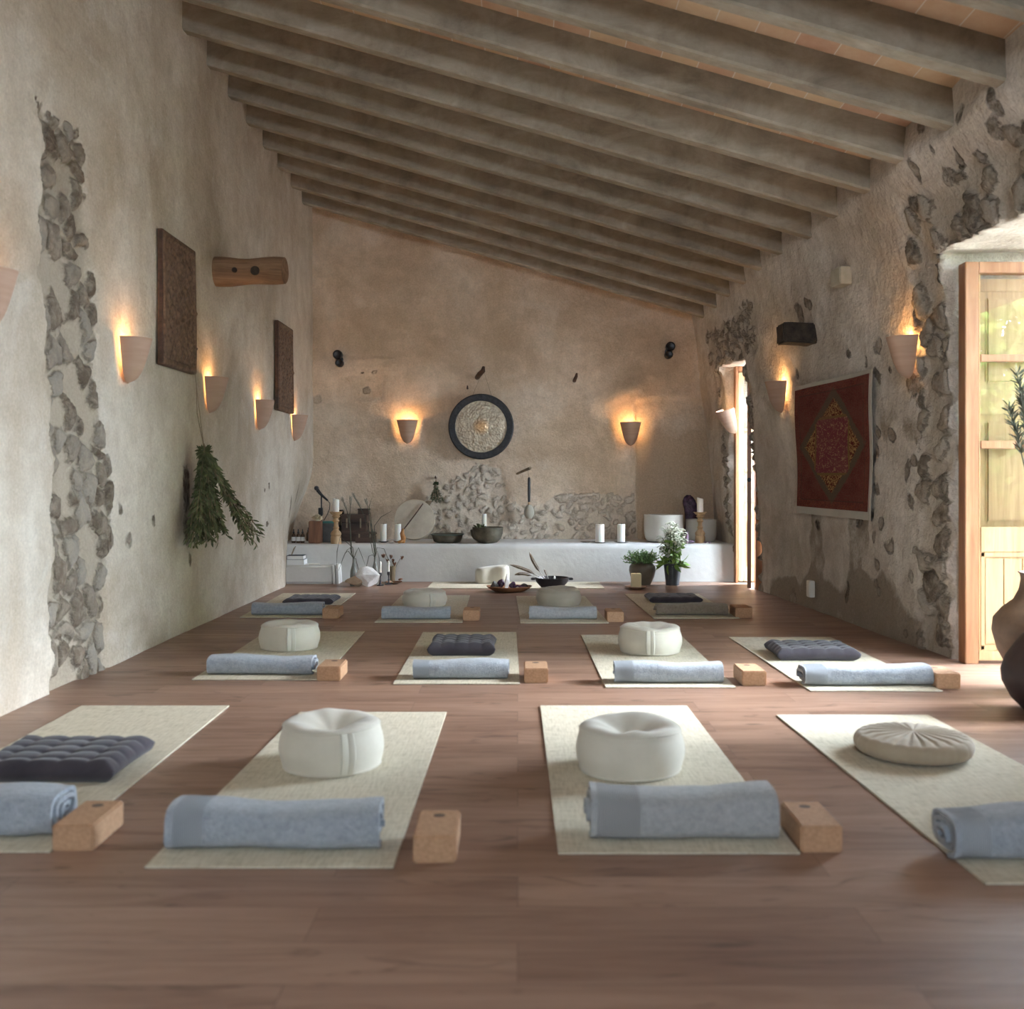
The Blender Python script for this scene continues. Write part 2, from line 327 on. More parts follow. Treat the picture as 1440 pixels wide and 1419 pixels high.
def boxbm(lo, hi, bev=0):
    bm = bmesh.new(); add_box(bm, lo, hi, bev); return bm
def add_lathe(bm, prof, seg=32, c=(0, 0, 0), fn=None, mi=0):
    rings = []
    for r, z in prof:
        if r < 1e-5: rings.append([bm.verts.new((c[0], c[1], c[2]+z))])
        else:
            ring = []
            for k in range(seg):
                a = 2*PI*k/seg; p = Vector((r*math.cos(a), r*math.sin(a), z))
                if fn: p = fn(p, a, r, z)
                ring.append(bm.verts.new(p+Vector(c)))
            rings.append(ring)
    for a, b in zip(rings, rings[1:]):
        for k in range(seg):
            k2 = (k+1) % seg
            if len(a) == 1 and len(b) == 1: continue
            if len(a) == 1: f = bm.faces.new((a[0], b[k], b[k2]))
            elif len(b) == 1: f = bm.faces.new((a[k], b[0], a[k2]))
            else: f = bm.faces.new((a[k], b[k], b[k2], a[k2]))
            f.material_index = mi
def lathe(prof, seg=32, c=(0, 0, 0), fn=None):
    bm = bmesh.new(); add_lathe(bm, prof, seg, c, fn); return bm
def add_tube(bm, pts, r, seg=6, cap=True):
    pts = [Vector(p) for p in pts]; n = len(pts); rs = r if isinstance(r, (list, tuple)) else [r]*n
    rings = []; up = None
    for i, p in enumerate(pts):
        d = (pts[min(i+1, n-1)]-pts[max(i-1, 0)]).normalized()
        if up is None: up = Vector((0, 0, 1)) if abs(d.z) < 0.9 else Vector((1, 0, 0))
        s = d.cross(up).normalized(); up = s.cross(d).normalized()
        rings.append([bm.verts.new(p+(s*math.cos(2*PI*k/seg)+up*math.sin(2*PI*k/seg))*max(rs[i], 1e-4)) for k in range(seg)])
    for a, b in zip(rings, rings[1:]):
        for k in range(seg): bm.faces.new((a[k], a[(k+1) % seg], b[(k+1) % seg], b[k]))
    if cap: bm.faces.new(rings[0][::-1]); bm.faces.new(rings[-1])
def tube(pts, r, seg=6):
    bm = bmesh.new(); add_tube(bm, pts, r, seg); return bm
def smoothmax(a, b, t): t = max(0, min(1, t)); t = t*t*(3-2*t); return a+(b-a)*t
def add_leaf(bm, p, d, L, W, curl=0.15, roll=None):
    d = Vector(d).normalized(); p = Vector(p)
    a = Vector((random.uniform(-1, 1), random.uniform(-1, 1), random.uniform(-1, 1))) if roll is None else Vector(roll)
    s = d.cross(a); s = s.normalized() if s.length > 1e-4 else Vector((1, 0, 0)); n = s.cross(d).normalized()
    prof = [(0, 0.08), (0.3, 0.8), (0.6, 1.0), (0.85, 0.55), (1.0, 0.0)]
    rows = []
    for t, w in prof:
        c = p+d*L*t+n*(-curl*L*t*t); ww = W*0.5*w
        if w == 0: rows.append((bm.verts.new(c),))
        else: rows.append((bm.verts.new(c-s*ww+n*ww*0.35), bm.verts.new(c), bm.verts.new(c+s*ww+n*ww*0.35)))
    for a, b in zip(rows, rows[1:]):
        if len(b) == 1: bm.faces.new((a[0], a[1], b[0])); bm.faces.new((a[1], a[2], b[0]))
        else: bm.faces.new((a[0], a[1], b[1], b[0])); bm.faces.new((a[1], a[2], b[2], b[1]))
def bez(p0, p1, p2, n=8):
    p0, p1, p2 = Vector(p0), Vector(p1), Vector(p2)
    return [p0*(1-t)**2+p1*2*t*(1-t)+p2*t*t for t in [i/n for i in range(n+1)]]
def rock(name, m, size, seed, parent=None, loc=None, sub=3, amp=0.35, sharp=False):
    bm = bmesh.new(); bmesh.ops.create_icosphere(bm, subdivisions=sub, radius=0.5); rs = random.Random(seed)
    ds = [(Vector((rs.uniform(-1, 1), rs.uniform(-1, 1), rs.uniform(-1, 1))).normalized(), rs.uniform(0.22, 0.42)) for _ in range(24)]
    for v in bm.verts:
        p = v.co.copy()
        for d, h in ds:
            k = p.dot(d)
            if k > h: p -= d*(k-h)
        p *= 1+rs.uniform(-0.02, 0.02); v.co = Vector((p.x*size[0]*1.15, p.y*size[1]*1.15, p.z*size[2]*1.15))
    zmin = min(v.co.z for v in bm.verts)
    for v in bm.verts: v.co.z -= zmin
    return obj(name, bm, m, parent, loc, ang=0.35)

# ---------- walls ----------
def scatter(rs, region, dmin, tries=4000):
    pts = []; (u0, u1, v0, v1, ok) = region
    for _ in range(tries):
        u = rs.uniform(u0, u1); v = rs.uniform(v0, v1)
        if ok and not ok(u, v): continue
        if all((u-a)**2+((v-b)*1.15)**2 > dmin*dmin for a, b in pts): pts.append((u, v))
    return pts
def cells(U, V, sites, S, T, mask, drop=0.12, seed=1, sx=1.0):
    r_ = random.Random(seed); W1 = U+0.05*fbm(U*9, V*9, 3, 1); W2 = V+0.05*fbm(U*9+7, V*9+3, 3, 3)
    m = mask > 0.02; a = W1[m]; b = W2[m]; f1 = np.full(a.shape, 9.0); f2 = f1.copy(); ti = np.full(a.shape, 0.4); dr = np.zeros(a.shape)
    for cu, cv in sites:
        t = r_.random(); k = 1 if r_.random() < drop else 0; w = r_.uniform(0.85, 1.2); el = r_.uniform(0.7, 1.3); ro = r_.uniform(-1, 1); c, s_ = math.cos(ro), math.sin(ro)
        x = (a-cu)*sx; y = b-cv; d = np.hypot((x*c+y*s_)*el, (-x*s_+y*c)/el)*w
        n = d < f1; f2 = np.where(n, f1, np.minimum(f2, d)); ti = np.where(n, t, ti); dr = np.where(n, k, dr); f1 = np.where(n, d, f1)
    s = np.clip((f2-f1)/0.055*0.7-0.22, -0.5, 0.75); s = np.minimum(s, 0.6-(f1-0.05)*4); s = np.where(dr > 0, -0.4, s)
    s = s-0.9*(1-np.clip(mask[m]*1.4, 0, 1)); S[m] = np.maximum(S[m], s); T[m] = np.where(s > -0.3, ti, T[m]); return S, T
def fields(U, V, stones):
    S = np.full(U.shape, -0.6); T = np.full(U.shape, 0.4); us = U[:, 0].copy(); vs = V[0, :].copy()
    U = U+0.045*fbm(U*8, V*8, 3, 1); V = V+0.045*fbm(U*8+7, V*8+3, 3, 3)
    for cu, cv, ru, rv, rot, tint, hgt in stones:
        R = max(ru, rv)*1.7
        i0, i1 = np.searchsorted(us, [cu-R, cu+R]); j0, j1 = np.searchsorted(vs, [cv-R, cv+R])
        if i1 <= i0 or j1 <= j0: continue
        u = U[i0:i1, j0:j1]-cu; v = V[i0:i1, j0:j1]-cv; c, s = math.cos(rot), math.sin(rot)
        a = np.abs(u*c+v*s)/ru; b = np.abs(-u*s+v*c)/rv
        k = 1-(a**2.6+b**2.6)**(1/2.6)
        w = S[i0:i1, j0:j1]; t = T[i0:i1, j0:j1]; m = k > w; w[m] = k[m]; t[m] = tint
    return S, T
def grid_wall(name, U, V, X, Y, Z, attrs, m, hole=None):
    nu, nv = U.shape; idx = np.arange(nu*nv).reshape(nu, nv)
    q = np.stack([idx[:-1, :-1], idx[1:, :-1], idx[1:, 1:], idx[:-1, 1:]], -1)
    if hole is not None:
        uc = (U[:-1, :-1]+U[1:, 1:])/2; vc = (V[:-1, :-1]+V[1:, 1:])/2; q = q[~hole(uc, vc)]
    q = q.reshape(-1, 4)
    co = np.stack([X, Y, Z], -1).reshape(-1, 3)
    used = np.unique(q); remap = np.full(nu*nv, -1); remap[used] = np.arange(len(used)); q = remap[q]; co = co[used]
    me = bpy.data.meshes.new(name); me.from_pydata(co.tolist(), [], q.tolist())
    for k, a in attrs.items():
        at_ = me.attributes.new(k, 'FLOAT', 'POINT'); at_.data.foreach_set('value', a.reshape(-1)[used].astype(np.float32))
    smooth(me); return struct(link(name, me, m))
def sm(x, a, b): t = np.clip((x-a)/(b-a), 0, 1); return t*t*(3-2*t)
rs = random.Random(11)
# left wall (u = Y, v = Z)
def strip_edges(z):
    return 4.93-0.16*np.clip((z-1.4)/1.5, 0, 1), 5.62-0.36*np.clip((z-1.2)/1.7, 0, 1)-0.03*np.sin(z*5)
ua = np.concatenate([np.arange(YE, 4.5, 0.12), np.arange(4.5, 6.0, 0.011), np.arange(6.0, YB+0.05, 0.032)])
va = np.concatenate([np.arange(0, 4.6, 0.019)])
U, V = np.meshgrid(ua, va, indexing='ij')
def instrip(u, v): e = strip_edges(np.array(v)); return e[0]+0.06 < u < e[1]-0.06
st = []
sites = scatter(rs, (4.6, 5.8, -0.05, 3.0, None), 0.125, 3500)
for x, y, w, h_ in [(166, 716, .05, .05), (156, 756, .05, .06), (180, 760, .055, .06), (216, 730, .04, .04), (262, 690, .06, .17), (262, 745, .05, .12), (266, 790, .03, .05), (112, 700, .05, .05),
                    (375, 735, .04, .03), (378, 684, .02, .02), (414, 715, .035, .12), (425, 700, .02, .16), (428, 742, .06, .07), (373, 690, .02, .015)]:
    p = onleft(x, y); st.append((p.y, p.z, w*1.3, h_, 0.1, 0.15 if y < 770 else 0.4, 1))
S, T = fields(U, V, st); e0, e1 = strip_edges(V); wob = 0.13*fbm(U*5, V*5, 4, 2)
EX = sm(U-e0+wob, -0.03, 0.05)*sm(e1-U+wob, -0.03, 0.05)*sm(2.84-V+0.5*wob, 0, 0.12)
S, T = cells(U, V, sites, S, T, EX, 0.16, 5)
X = XL+0.022*fbm(U*0.9, V*0.9, 4, 0)+0.004*fbm(U*6, V*6, 3, 5)-0.035*EX+EX*0.036*np.clip(S+0.1, 0, 0.6)/0.6+(1-EX)*0.008*np.clip(S, 0, 0.4)
X = X-0.24*sm(-V, -1.25, -0.35)*sm(U, 9.6, 11.3)
S = np.where((EX < 0.3) & (U > 4.6) & (U < 5.75), -0.5, S)
grid_wall('wall_left', U, V, X, U, V, {'stone': S, 'tint': T, 'expose': EX*0.75}, M['left'])
# back wall (u = X, v = Z)
ua = np.arange(-2.6, 2.4, 0.02); va = np.arange(0, 4.4, 0.02); U, V = np.meshgrid(ua, va, indexing='ij')
def bk(x, y): p = onback(x, y); return p.x, p.z
topc = [(bk(560, 0)[0], bk(0, 745)[1]), (bk(600, 0)[0], bk(0, 700)[1]), (bk(625, 0)[0], bk(0, 672)[1]), (bk(672, 0)[0], bk(0, 650)[1]), (bk(705, 0)[0], bk(0, 655)[1]), (bk(715, 0)[0], bk(0, 700)[1]), (bk(745, 0)[0], bk(0, 715)[1]), (bk(780, 0)[0], bk(0, 690)[1]), (bk(830, 0)[0], bk(0, 688)[1]), (bk(893, 0)[0], bk(0, 690)[1]), (bk(900, 0)[0], bk(0, 760)[1])]
tx, tz = zip(*topc)
def inback(u, v): return tx[0] < u < tx[-1] and v < np.interp(u, tx, tz)-0.02
st = []; sites = scatter(rs, (tx[0]-.05, tx[-1]+.05, 0.3, 1.3, None), 0.068, 9000)
for x, y, w, h_, t_ in [(683, 662, .04, .03, .1), (668, 676, .035, .03, .1), (648, 683, .05, .05, .3), (790, 700, .08, .06, .1), (828, 695, .13, .02, .15), (858, 694, .06, .03, .1), (886, 705, .04, .06, .0), (885, 730, .04, .10, .1), (826, 712, .07, .04, .2),
                        (818, 725, .09, .06, .2), (512, 524, .03, .02, .0), (528, 526, .03, .02, .2), (516, 549, .045, .05, .1), (446, 560, .05, .05, .4)]:
    u, v = bk(x, y); st.append((u, v, w, h_, 0.2, t_, 1))
S, T = fields(U, V, st)
wob = 0.06*fbm(U*5, V*5, 3, 1)
EX = sm(np.interp(U, tx, tz)-V+wob, -0.02, 0.08)*sm(U-tx[0]+wob, -0.02, 0.1)*sm(tx[-1]-U+wob, -0.02, 0.06)
S, T = cells(U, V, sites, S, T, EX, 0.25, 9); T = np.where(EX > 0.05, 0.5+0.5*T, T)
u0, v0 = bk(560, 560); P2 = sm(0.30-np.abs(U-bk(505, 0)[0]), 0, .06)*sm(0.16-np.abs(V-bk(0, 545)[1]), 0, .05)
nb = bk(893, 0)[0]; PA = sm(U-nb, -0.01, 0.02)*sm(bk(0, 572)[1]+0.1*np.sqrt(np.clip(1-((U-(nb+0.35))/0.4)**2, 0, 1))-V, -0.02, 0.03)
Y = YB+0.02*fbm(U*1.1, V*1.1, 4, 3)+0.006*fbm(U*7, V*7, 3, 6)+0.012*EX+0.012*EX*fbm(U*14, V*14, 3, 2)-EX*0.020*np.clip(S+0.15, 0, 0.6)/0.6+0.015*P2+0.025*PA
l0, l1 = bk(472, 502), bk(556, 520)
LN = sm(U-l0[0], 0, .02)*sm(l1[0]-U, 0, .02)*sm(l0[1]-V, 0, .015)*sm(V-l1[1], 0, .015)
Y = Y-0.015*LN
BL = np.exp(-(((U-bk(860, 0)[0])/0.35)**2+((V-bk(0, 555)[1]-0.35*(U-bk(860, 0)[0]))/0.13)**2))
Y = Y-0.05*BL*(0.7+0.8*fbm(U*6, V*6, 3, 4))
grid_wall('wall_back', U, V, U, Y, V, {'stone': S, 'tint': T, 'expose': EX*0.7, 'patch': PA*0.7*sm(bk(0, 565)[1]-V, 0.0, 0.5)+0.35*P2}, M['back'])
# right wall (u = Y, v = Z) with two doors and an unseen opening added for daylight
D1 = (4.3, 5.88, 2.31); D2 = (9.52, 10.30, 2.14); D3 = (-0.3, 0.4, 2.1)
def cut(lo, hi, st_): n = max(1, int(round((hi-lo)/st_))); return list(np.linspace(lo, hi, n, endpoint=False))
ua = np.array(cut(YE, D3[0], .1)+cut(D3[0], D3[1], .1)+cut(D3[1], D1[0], .1)+cut(D1[0], D1[1], .025)+cut(D1[1], D2[0], .018)+cut(D2[0], D2[1], .018)+cut(D2[1], YB+.05, .02)+[YB+.05])
va = np.array(cut(0, D3[2], .0195)+cut(D3[2], D2[2], .0195)+cut(D2[2], D1[2], .0195)+cut(D1[2], 3.5, .02)+[3.5])
U, V = np.meshgrid(ua, va, indexing='ij')
def jitter_region(u0, u1, v0, v1, d, rr, tr, prob=1.0, ok=None):
    out = []
    for u, v in scatter(rs, (u0, u1, v0, v1, ok), d, 3000):
        if rs.random() < prob: k = rs.uniform(*rr); out.append((u, v, k*rs.uniform(0.9, 1.3), k*rs.uniform(0.7, 1.0), rs.uniform(-1.2, 1.2), rs.uniform(*tr), 1))
    return out
st = jitter_region(6.28, 6.9, 0.2, 1.9, 0.17, (0.03, 0.06), (0.1, 0.9), 0.5)
st += jitter_region(6.3, 8.6, 0.02, 0.5, 0.25, (0.03, 0.08), (0.3, 0.9), 0.25)
st += jitter_region(6.9, 7.2, 0.6, 2.0, 0.2, (0.03, 0.05), (0.0, 0.4), 0.5)
st += jitter_region(4.6, 5.6, 2.6, 2.95, 0.2, (0.03, 0.07), (0.0, 0.6), 0.6)
big = scatter(rs, (3.9, 6.5, 0, 2.9, lambda u, v: u > 5.7 or v > 2.2), 0.135, 4000); fine = scatter(rs, (8.8, 10.8, 0, 2.8, lambda u, v: u > 10.2 or v > 2.0 or u > 9.3), 0.085, 5000)
for x, y, w, h_, t_ in [(1148, 735, .06, .05, .1), (1120, 525, .05, .05, .3), (1287, 545, .05, .07, .3), (1316, 537, .05, .07, .2), (1279, 662, .04, .08, .2), (1321, 690, .06, .08, .4), (1125, 440, .07, .1, .3), (1138, 430, .05, .05, .1), (1305, 205, .02, .05, .1), (1293, 240, .03, .06, .3), (1346, 225, .015, .06, .1), (1217, 508, .02, .06, .0), (1190, 835, .03, .09, .1), (1395, 145, .05, .08, .2)]:
    p = onright(x, y); st.append((p.y, p.z, w, h_, 0.2, t_, 1))
S, T = fields(U, V, st)
wob = 0.10*fbm(U*5, V*5, 4, 1)
EX = np.maximum.reduce([sm(6.30-U+wob, 0, .14)*sm(U, 5.8, 5.85)*sm(2.5-V, 0, .1), sm(0.24-np.abs(V-2.46)+wob, 0, .1)*sm(6.1-U, 0, .1)*sm(U, 4.0, 4.2),
                        sm(U+wob, 8.9, 9.1)*sm(V+wob, 2.1, 2.2)*sm(2.62-V+wob, 0, .1)*sm(10.75-U+wob, 0, .15), sm(9.7-U, 0, .05)*sm(U+wob, 9.38, 9.48)*sm(2.3-V, 0, .1), sm(U, 10.2, 10.25)*sm(10.5-U+wob, 0, .08)*sm(2.3-V, 0, .1)])
M1 = EX*(U < 7); M2 = EX*(U > 8.5); S, T = cells(U, V, big, S, T, M1, 0.42, 3); T = np.where(M1 > 0.05, 0.15+0.85*T, T); S, T = cells(U, V, fine, S, T, M2, 0.4, 4); T = np.where(M2 > 0.05, 0.35+0.65*T, T)
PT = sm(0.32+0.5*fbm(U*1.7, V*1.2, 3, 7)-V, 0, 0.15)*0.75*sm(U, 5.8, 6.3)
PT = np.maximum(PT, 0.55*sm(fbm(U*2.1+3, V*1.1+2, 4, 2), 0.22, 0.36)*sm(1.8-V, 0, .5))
near = np.maximum.reduce([sm(0.12-np.abs(U-D1[1]), 0, .1), sm(0.1-np.abs(V-D1[2]), 0, .1)*sm(6.2-U, 0, .1), sm(0.09-np.abs(U-D2[0]), 0, .08), sm(0.09-np.abs(U-D2[1]), 0, .08), sm(0.09-np.abs(V-D2[2]), 0, .08)*sm(U, 9.4, 9.5)])
X = xr_arr(U, V)+0.045*fbm(U*1.2, V*1.2, 4, 0)*sm(V, -0.1, .3)+0.016*fbm(U*5, V*5, 3, 5)+0.03*EX-EX*0.045*np.clip(S+0.15, 0, .6)/.6-(1-EX)*0.004*np.clip(S, 0, .4)-0.02*near*0
NY = U+near*0.035*fbm(V*7, U*7, 3, 3)*(V > 0.01); NZ = V+near*0.02*fbm(U*6, V*6, 3, 4)*(V > 0.05)
def hole(u, v): return ((u > D1[0]) & (u < D1[1]) & (v < D1[2])) | ((u > D2[0]) & (u < D2[1]) & (v < D2[2])) | ((u > D3[0]) & (u < D3[1]) & (v < D3[2]))
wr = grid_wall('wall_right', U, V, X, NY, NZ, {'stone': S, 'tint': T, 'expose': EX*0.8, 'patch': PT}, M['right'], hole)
# reveals of the openings, added to the wall mesh
me = wr.data; bm = bmesh.new(); bm.from_mesh(me)
fl = {k: bm.verts.layers.float[k] for k in ('stone', 'tint', 'expose', 'patch')}
def isedge(e):
    if not e.is_boundary: return False
    p = (e.verts[0].co+e.verts[1].co)/2
    for d in (D1, D2, D3):
        if d[0]-0.08 < p.y < d[1]+0.08 and 0.004 < p.z < d[2]+0.08: return True
    return False
es = [e for e in bm.edges if isedge(e)]; XO = {D1: 3.05, D2: 2.58, D3: 3.05}
steps = 14
for k in range(steps):
    r = bmesh.ops.extrude_edge_only(bm, edges=es); vs = [g for g in r['geom'] if isinstance(g, bmesh.types.BMVert)]; es = [g for g in r['geom'] if isinstance(g, bmesh.types.BMEdge) and g.is_boundary or isinstance(g, bmesh.types.BMEdge) and all(v in vs for v in g.verts)]
    vset = set(vs); es = [e for e in es if e.verts[0] in vset and e.verts[1] in vset]
    for v in vs:
        d = min((D1, D2, D3), key=lambda q: abs((q[0]+q[1])/2-v.co.y))
        v.co.x += (XO[d]-v.co.x)/(steps-k)
        j = 0.010*float(fbm(v.co.x*9+v.co.z*3, v.co.y*9+v.co.z*7, 3, 2))
        if v.co.z > d[2]-0.1: v.co.z = d[2]+(v.co.z-d[2])*0.6+j
        elif v.co.y > (d[0]+d[1])/2: v.co.y = d[1]+(v.co.y-d[1])*0.6+j
        else: v.co.y = d[0]+(v.co.y-d[0])*0.6+j
        v[fl['stone']] = -0.6; v[fl['expose']] = 0.0; v[fl['patch']] = 0
bm.to_mesh(me); bm.free(); smooth(me)
# front wall behind the camera, floor, ceiling, ground
bm = bmesh.new(); WF = (-0.55, 0.55, 1.9, 2.9)  # WF: unseen window opening added to brighten the back wall
for lo_, hi_ in (((XL-0.1, YE-0.3, -0.02), (WF[0], YE, 4.6)), ((WF[1], YE-0.3, -0.02), (2.7, YE, 4.6)), ((WF[0], YE-0.3, -0.02), (WF[1], YE, WF[2])), ((WF[0], YE-0.3, WF[3]), (WF[1], YE, 4.6))): add_box(bm, lo_, hi_)
struct(obj('wall_front', bm, M['left'], sm=False))
fo = boxbm((-2.6, YE, -0.05), (3.05, YB+0.1, 0)); struct(obj('floor', fo, M['floor'], sm=False))
bm = bmesh.new()
cs = []
for X_, Y_ in ((-2.4, YE), (2.7, YE), (2.7, YB+0.1), (-2.4, YB+0.1)): cs.append(bm.verts.new((X_, Y_, beam_z(X_, Y_)+BH)))
cs2 = [bm.verts.new(v.co+Vector((0, 0, 0.12))) for v in cs]
bm.faces.new(cs); bm.faces.new(cs2)
for i in range(4): bm.faces.new((cs[i], cs[(i+1) % 4], cs2[(i+1) % 4], cs2[i]))
ce = struct(obj('ceiling', bm, M['tile'], sm=False))
struct(obj('ground', boxbm((3.05, -12, -0.06), (40, 30, -0.01)), M['patio'], sm=False))

pc = thing('sky_shade', 'tiled porch roof, added out of view to block high sky at the near right door', 'sky_shade', (3.06, 2.0, 0)); pc.pop('label'); pc.pop('category'); struct(pc)  # unseen roof on posts, added to keep high sky off the door leaf
obj('sky_shade_roof', boxbm((0.0, -4.5, 2.66), (1.5, 6.2, 2.74)), M['tile'], pc, sm=False)
for yy_ in (-4.2, -0.9, 2.4, 5.9): obj('sky_shade_post', boxbm((1.35, yy_-0.06, 0), (1.47, yy_+0.06, 2.66), 0.01), M['log'], pc, ang=0.5)
# joists
ordn = ['nearest the gong wall', 'second from the gong wall', 'third from the gong wall', 'fourth from the gong wall', 'fifth from the gong wall', 'sixth from the gong wall', 'seventh from the gong wall', 'eighth from the gong wall', 'ninth from the gong wall', 'tenth from the gong wall', 'eleventh from the gong wall', 'twelfth from the gong wall', 'next to the topmost one in view, thirteenth from the gong wall', 'topmost and nearest in view, cut off by the top edge']
for i in range(19):
    Yc = 10.72-0.5455*i
    if Yc < YE+0.3: break
    bm = bmesh.new(); n = 40; w = 0.05; rr = []
    for k in range(n+1):
        X_ = -2.32+k*(2.55+2.32-0.1*0)/n; zb = beam_z(X_, Yc); jz = 0.004*float(fbm(X_*2+i*3, i*1.7, 3)); jy = 0.004*float(fbm(X_*2+i*5, i*2.3, 3, 4))
        rr.append([bm.verts.new((X_, Yc-w+jy, zb+BH+0.01)), bm.verts.new((X_, Yc-w+jy, zb+jz+0.012)), bm.verts.new((X_, Yc-w+0.01+jy, zb+jz)), bm.verts.new((X_, Yc+w-0.01+jy, zb+jz)), bm.verts.new((X_, Yc+w+jy, zb+jz+0.012)), bm.verts.new((X_, Yc+w+jy, zb+BH+0.01))])
    for a, b in zip(rr, rr[1:]):
        for k in range(6): bm.faces.new((a[k], a[(k+1) % 6], b[(k+1) % 6], b[k]))
    bm.faces.new(rr[0]); bm.faces.new(rr[-1])
    if i < 14: lab = 'grey sloping ceiling joist, '+ordn[i]
    else: lab = 'grey sloping ceiling joist above and behind the viewpoint'
    tag(obj('ceiling_beam', bm, M['joist'], ang=0.5), lab, 'beam', 'sloping ceiling joists')

# ledge and step
LY = 10.32; LZ = 0.374
def rough_box(lo, hi, name, m):
    bm = bmesh.new(); add_box(bm, lo, hi); bmesh.ops.bevel(bm, geom=list(bm.edges), offset=0.02, segments=3, affect='EDGES')
    return obj(name, bm, m)
bm = bmesh.new(); n = 90; prof = [(LY, -0.01), (LY, 0.1), (LY+0.004, LZ-0.05), (LY+0.012, LZ-0.015), (LY+0.035, LZ), (LY+0.3, LZ), (YB+0.04, LZ)]
rr = []
for k in range(n+1):
    X_ = -2.46+k*(2.19+2.46)/n
    rr.append([bm.verts.new((X_, y+(0.012*float(fbm(X_*1.5, z*3, 3, 2)) if i < 4 else 0), z+(0.006*float(fbm(X_*2, 7, 3, 5)) if i > 2 else 0))) for i, (y, z) in enumerate(prof)])
for a, b in zip(rr, rr[1:]):
    for k in range(len(prof)-1): bm.faces.new((a[k], a[k+1], b[k+1], b[k]))
tag(obj('masonry_bench', bm, M['white_plaster'], ang=None), 'long low white plastered bench running along the foot of the back wall', 'bench')
tag(rough_box((-2.285, 10.08, 0), (-1.80, LY+0.02, 0.185), 'plaster_step', M['white_plaster']), 'small low white plastered step in the left corner before the long bench', 'step')

# ---------- doors ----------
def box_part(name, lo, hi, m, parent, bev=0.004): return obj(name, boxbm(lo, hi, bev), m, parent, ang=0.5)
def panel_bm(x0, x1, z0, z1, y, d=0.03):
    bm = bmesh.new(); add_box(bm, (x0, y-0.004, z0), (x1, y+d*0.4, z1), 0)
    add_box(bm, (x0+0.035, y-0.02, z0+0.035), (x1-0.035, y+d*0.4, z1-0.035), 0.012); return bm
yd = 5.76; k_ = yd/F_
def dz(y): return H-(y-VY)*k_
def dx(x): return (x-VX)*k_
d1 = bpy.data.objects.new('door_1', None); col.objects.link(d1); struct(d1)
x0, x1, x2 = dx(1353), dx(1372), dx(1512)
box_part('door_jamb', (x0, yd-0.04, 0), (x1, yd+0.05, dz(370)), M['redwood'], d1)
box_part('door_jamb', (x2+0.0, yd-0.04, 0), (x2+0.08, yd+0.05, dz(370)), M['redwood'], d1)
box_part('door_header', (x1, yd-0.04, dz(385)), (x2, yd+0.05, dz(370)), M['redwood'], d1)
lf = x1+0.006
box_part('door_stile', (lf, yd-0.02, 0.02), (lf+0.012, yd+0.02, dz(386)), M['pine'], d1)
box_part('door_stile', (x2-0.06, yd-0.02, 0.02), (x2-0.005, yd+0.02, dz(386)), M['redwood'], d1)
for ya, yb in ((499, 509), (620, 631)):
    box_part('glazing_bar', (lf+0.012, yd-0.022, dz(yb)), (x2-0.06, yd+0.022, dz(ya)), M['redwood'], d1)
box_part('lock_rail', (lf+0.012, yd-0.022, dz(776)), (x2-0.06, yd+0.022, dz(741)), M['pine'], d1)
box_part('bottom_rail', (lf+0.0, yd-0.022, 0.015), (x2-0.06, yd+0.022, dz(914)), M['pine'], d1)
bm = bmesh.new(); px0 = lf+0.012; px1 = x2-0.06
add_box(bm, (px0, yd-0.004, dz(914)), (px1, yd+0.01, dz(776)), 0)
add_box(bm, (px0, yd-0.016, dz(914)), (px0+0.028, yd, dz(776)), 0.005); add_box(bm, (px1-0.028, yd-0.016, dz(914)), (px1, yd, dz(776)), 0.005)
add_box(bm, (px0, yd-0.016, dz(914)), (px1, yd, dz(907)), 0.003); add_box(bm, (px0, yd-0.016, dz(783)), (px1, yd, dz(776)), 0.003)
for q in range(4):
    wq = (px1-px0-0.06)/4; add_box(bm, (px0+0.03+q*wq, yd-0.012, dz(905)), (px0+0.03+(q+1)*wq-0.003, yd+0.002, dz(785)), 0.003)
obj('door_panel', bm, M['pine'], d1, ang=0.5)
for ya, yb in ((386, 499), (509, 620), (631, 741)):
    box_part('glass_pane', (lf+0.012, yd-0.004, dz(yb)), (x2-0.06, yd, dz(ya)), M['glass'], d1, 0)
# interior shutter behind the panes
ys = yd+0.085
bm = bmesh.new(); add_box(bm, (lf, ys, 0.3), (lf+0.055, ys+0.03, dz(388)), 0.004); add_box(bm, (x2-0.05, ys, 0.3), (x2, ys+0.03, dz(388)), 0.004)
for ya, yb in ((388, 406), (546, 582), (745, 790)): add_box(bm, (lf+0.055, ys, dz(yb)), (x2-0.05, ys+0.03, dz(ya)), 0.004)
obj('shutter_frame', bm, M['pine'], d1, ang=0.5)
for ya, yb in ((406, 546), (582, 745)): obj('shutter_panel', panel_bm(lf+0.055, x2-0.05, dz(yb), dz(ya), ys+0.014), M['pine'], d1, ang=0.5)
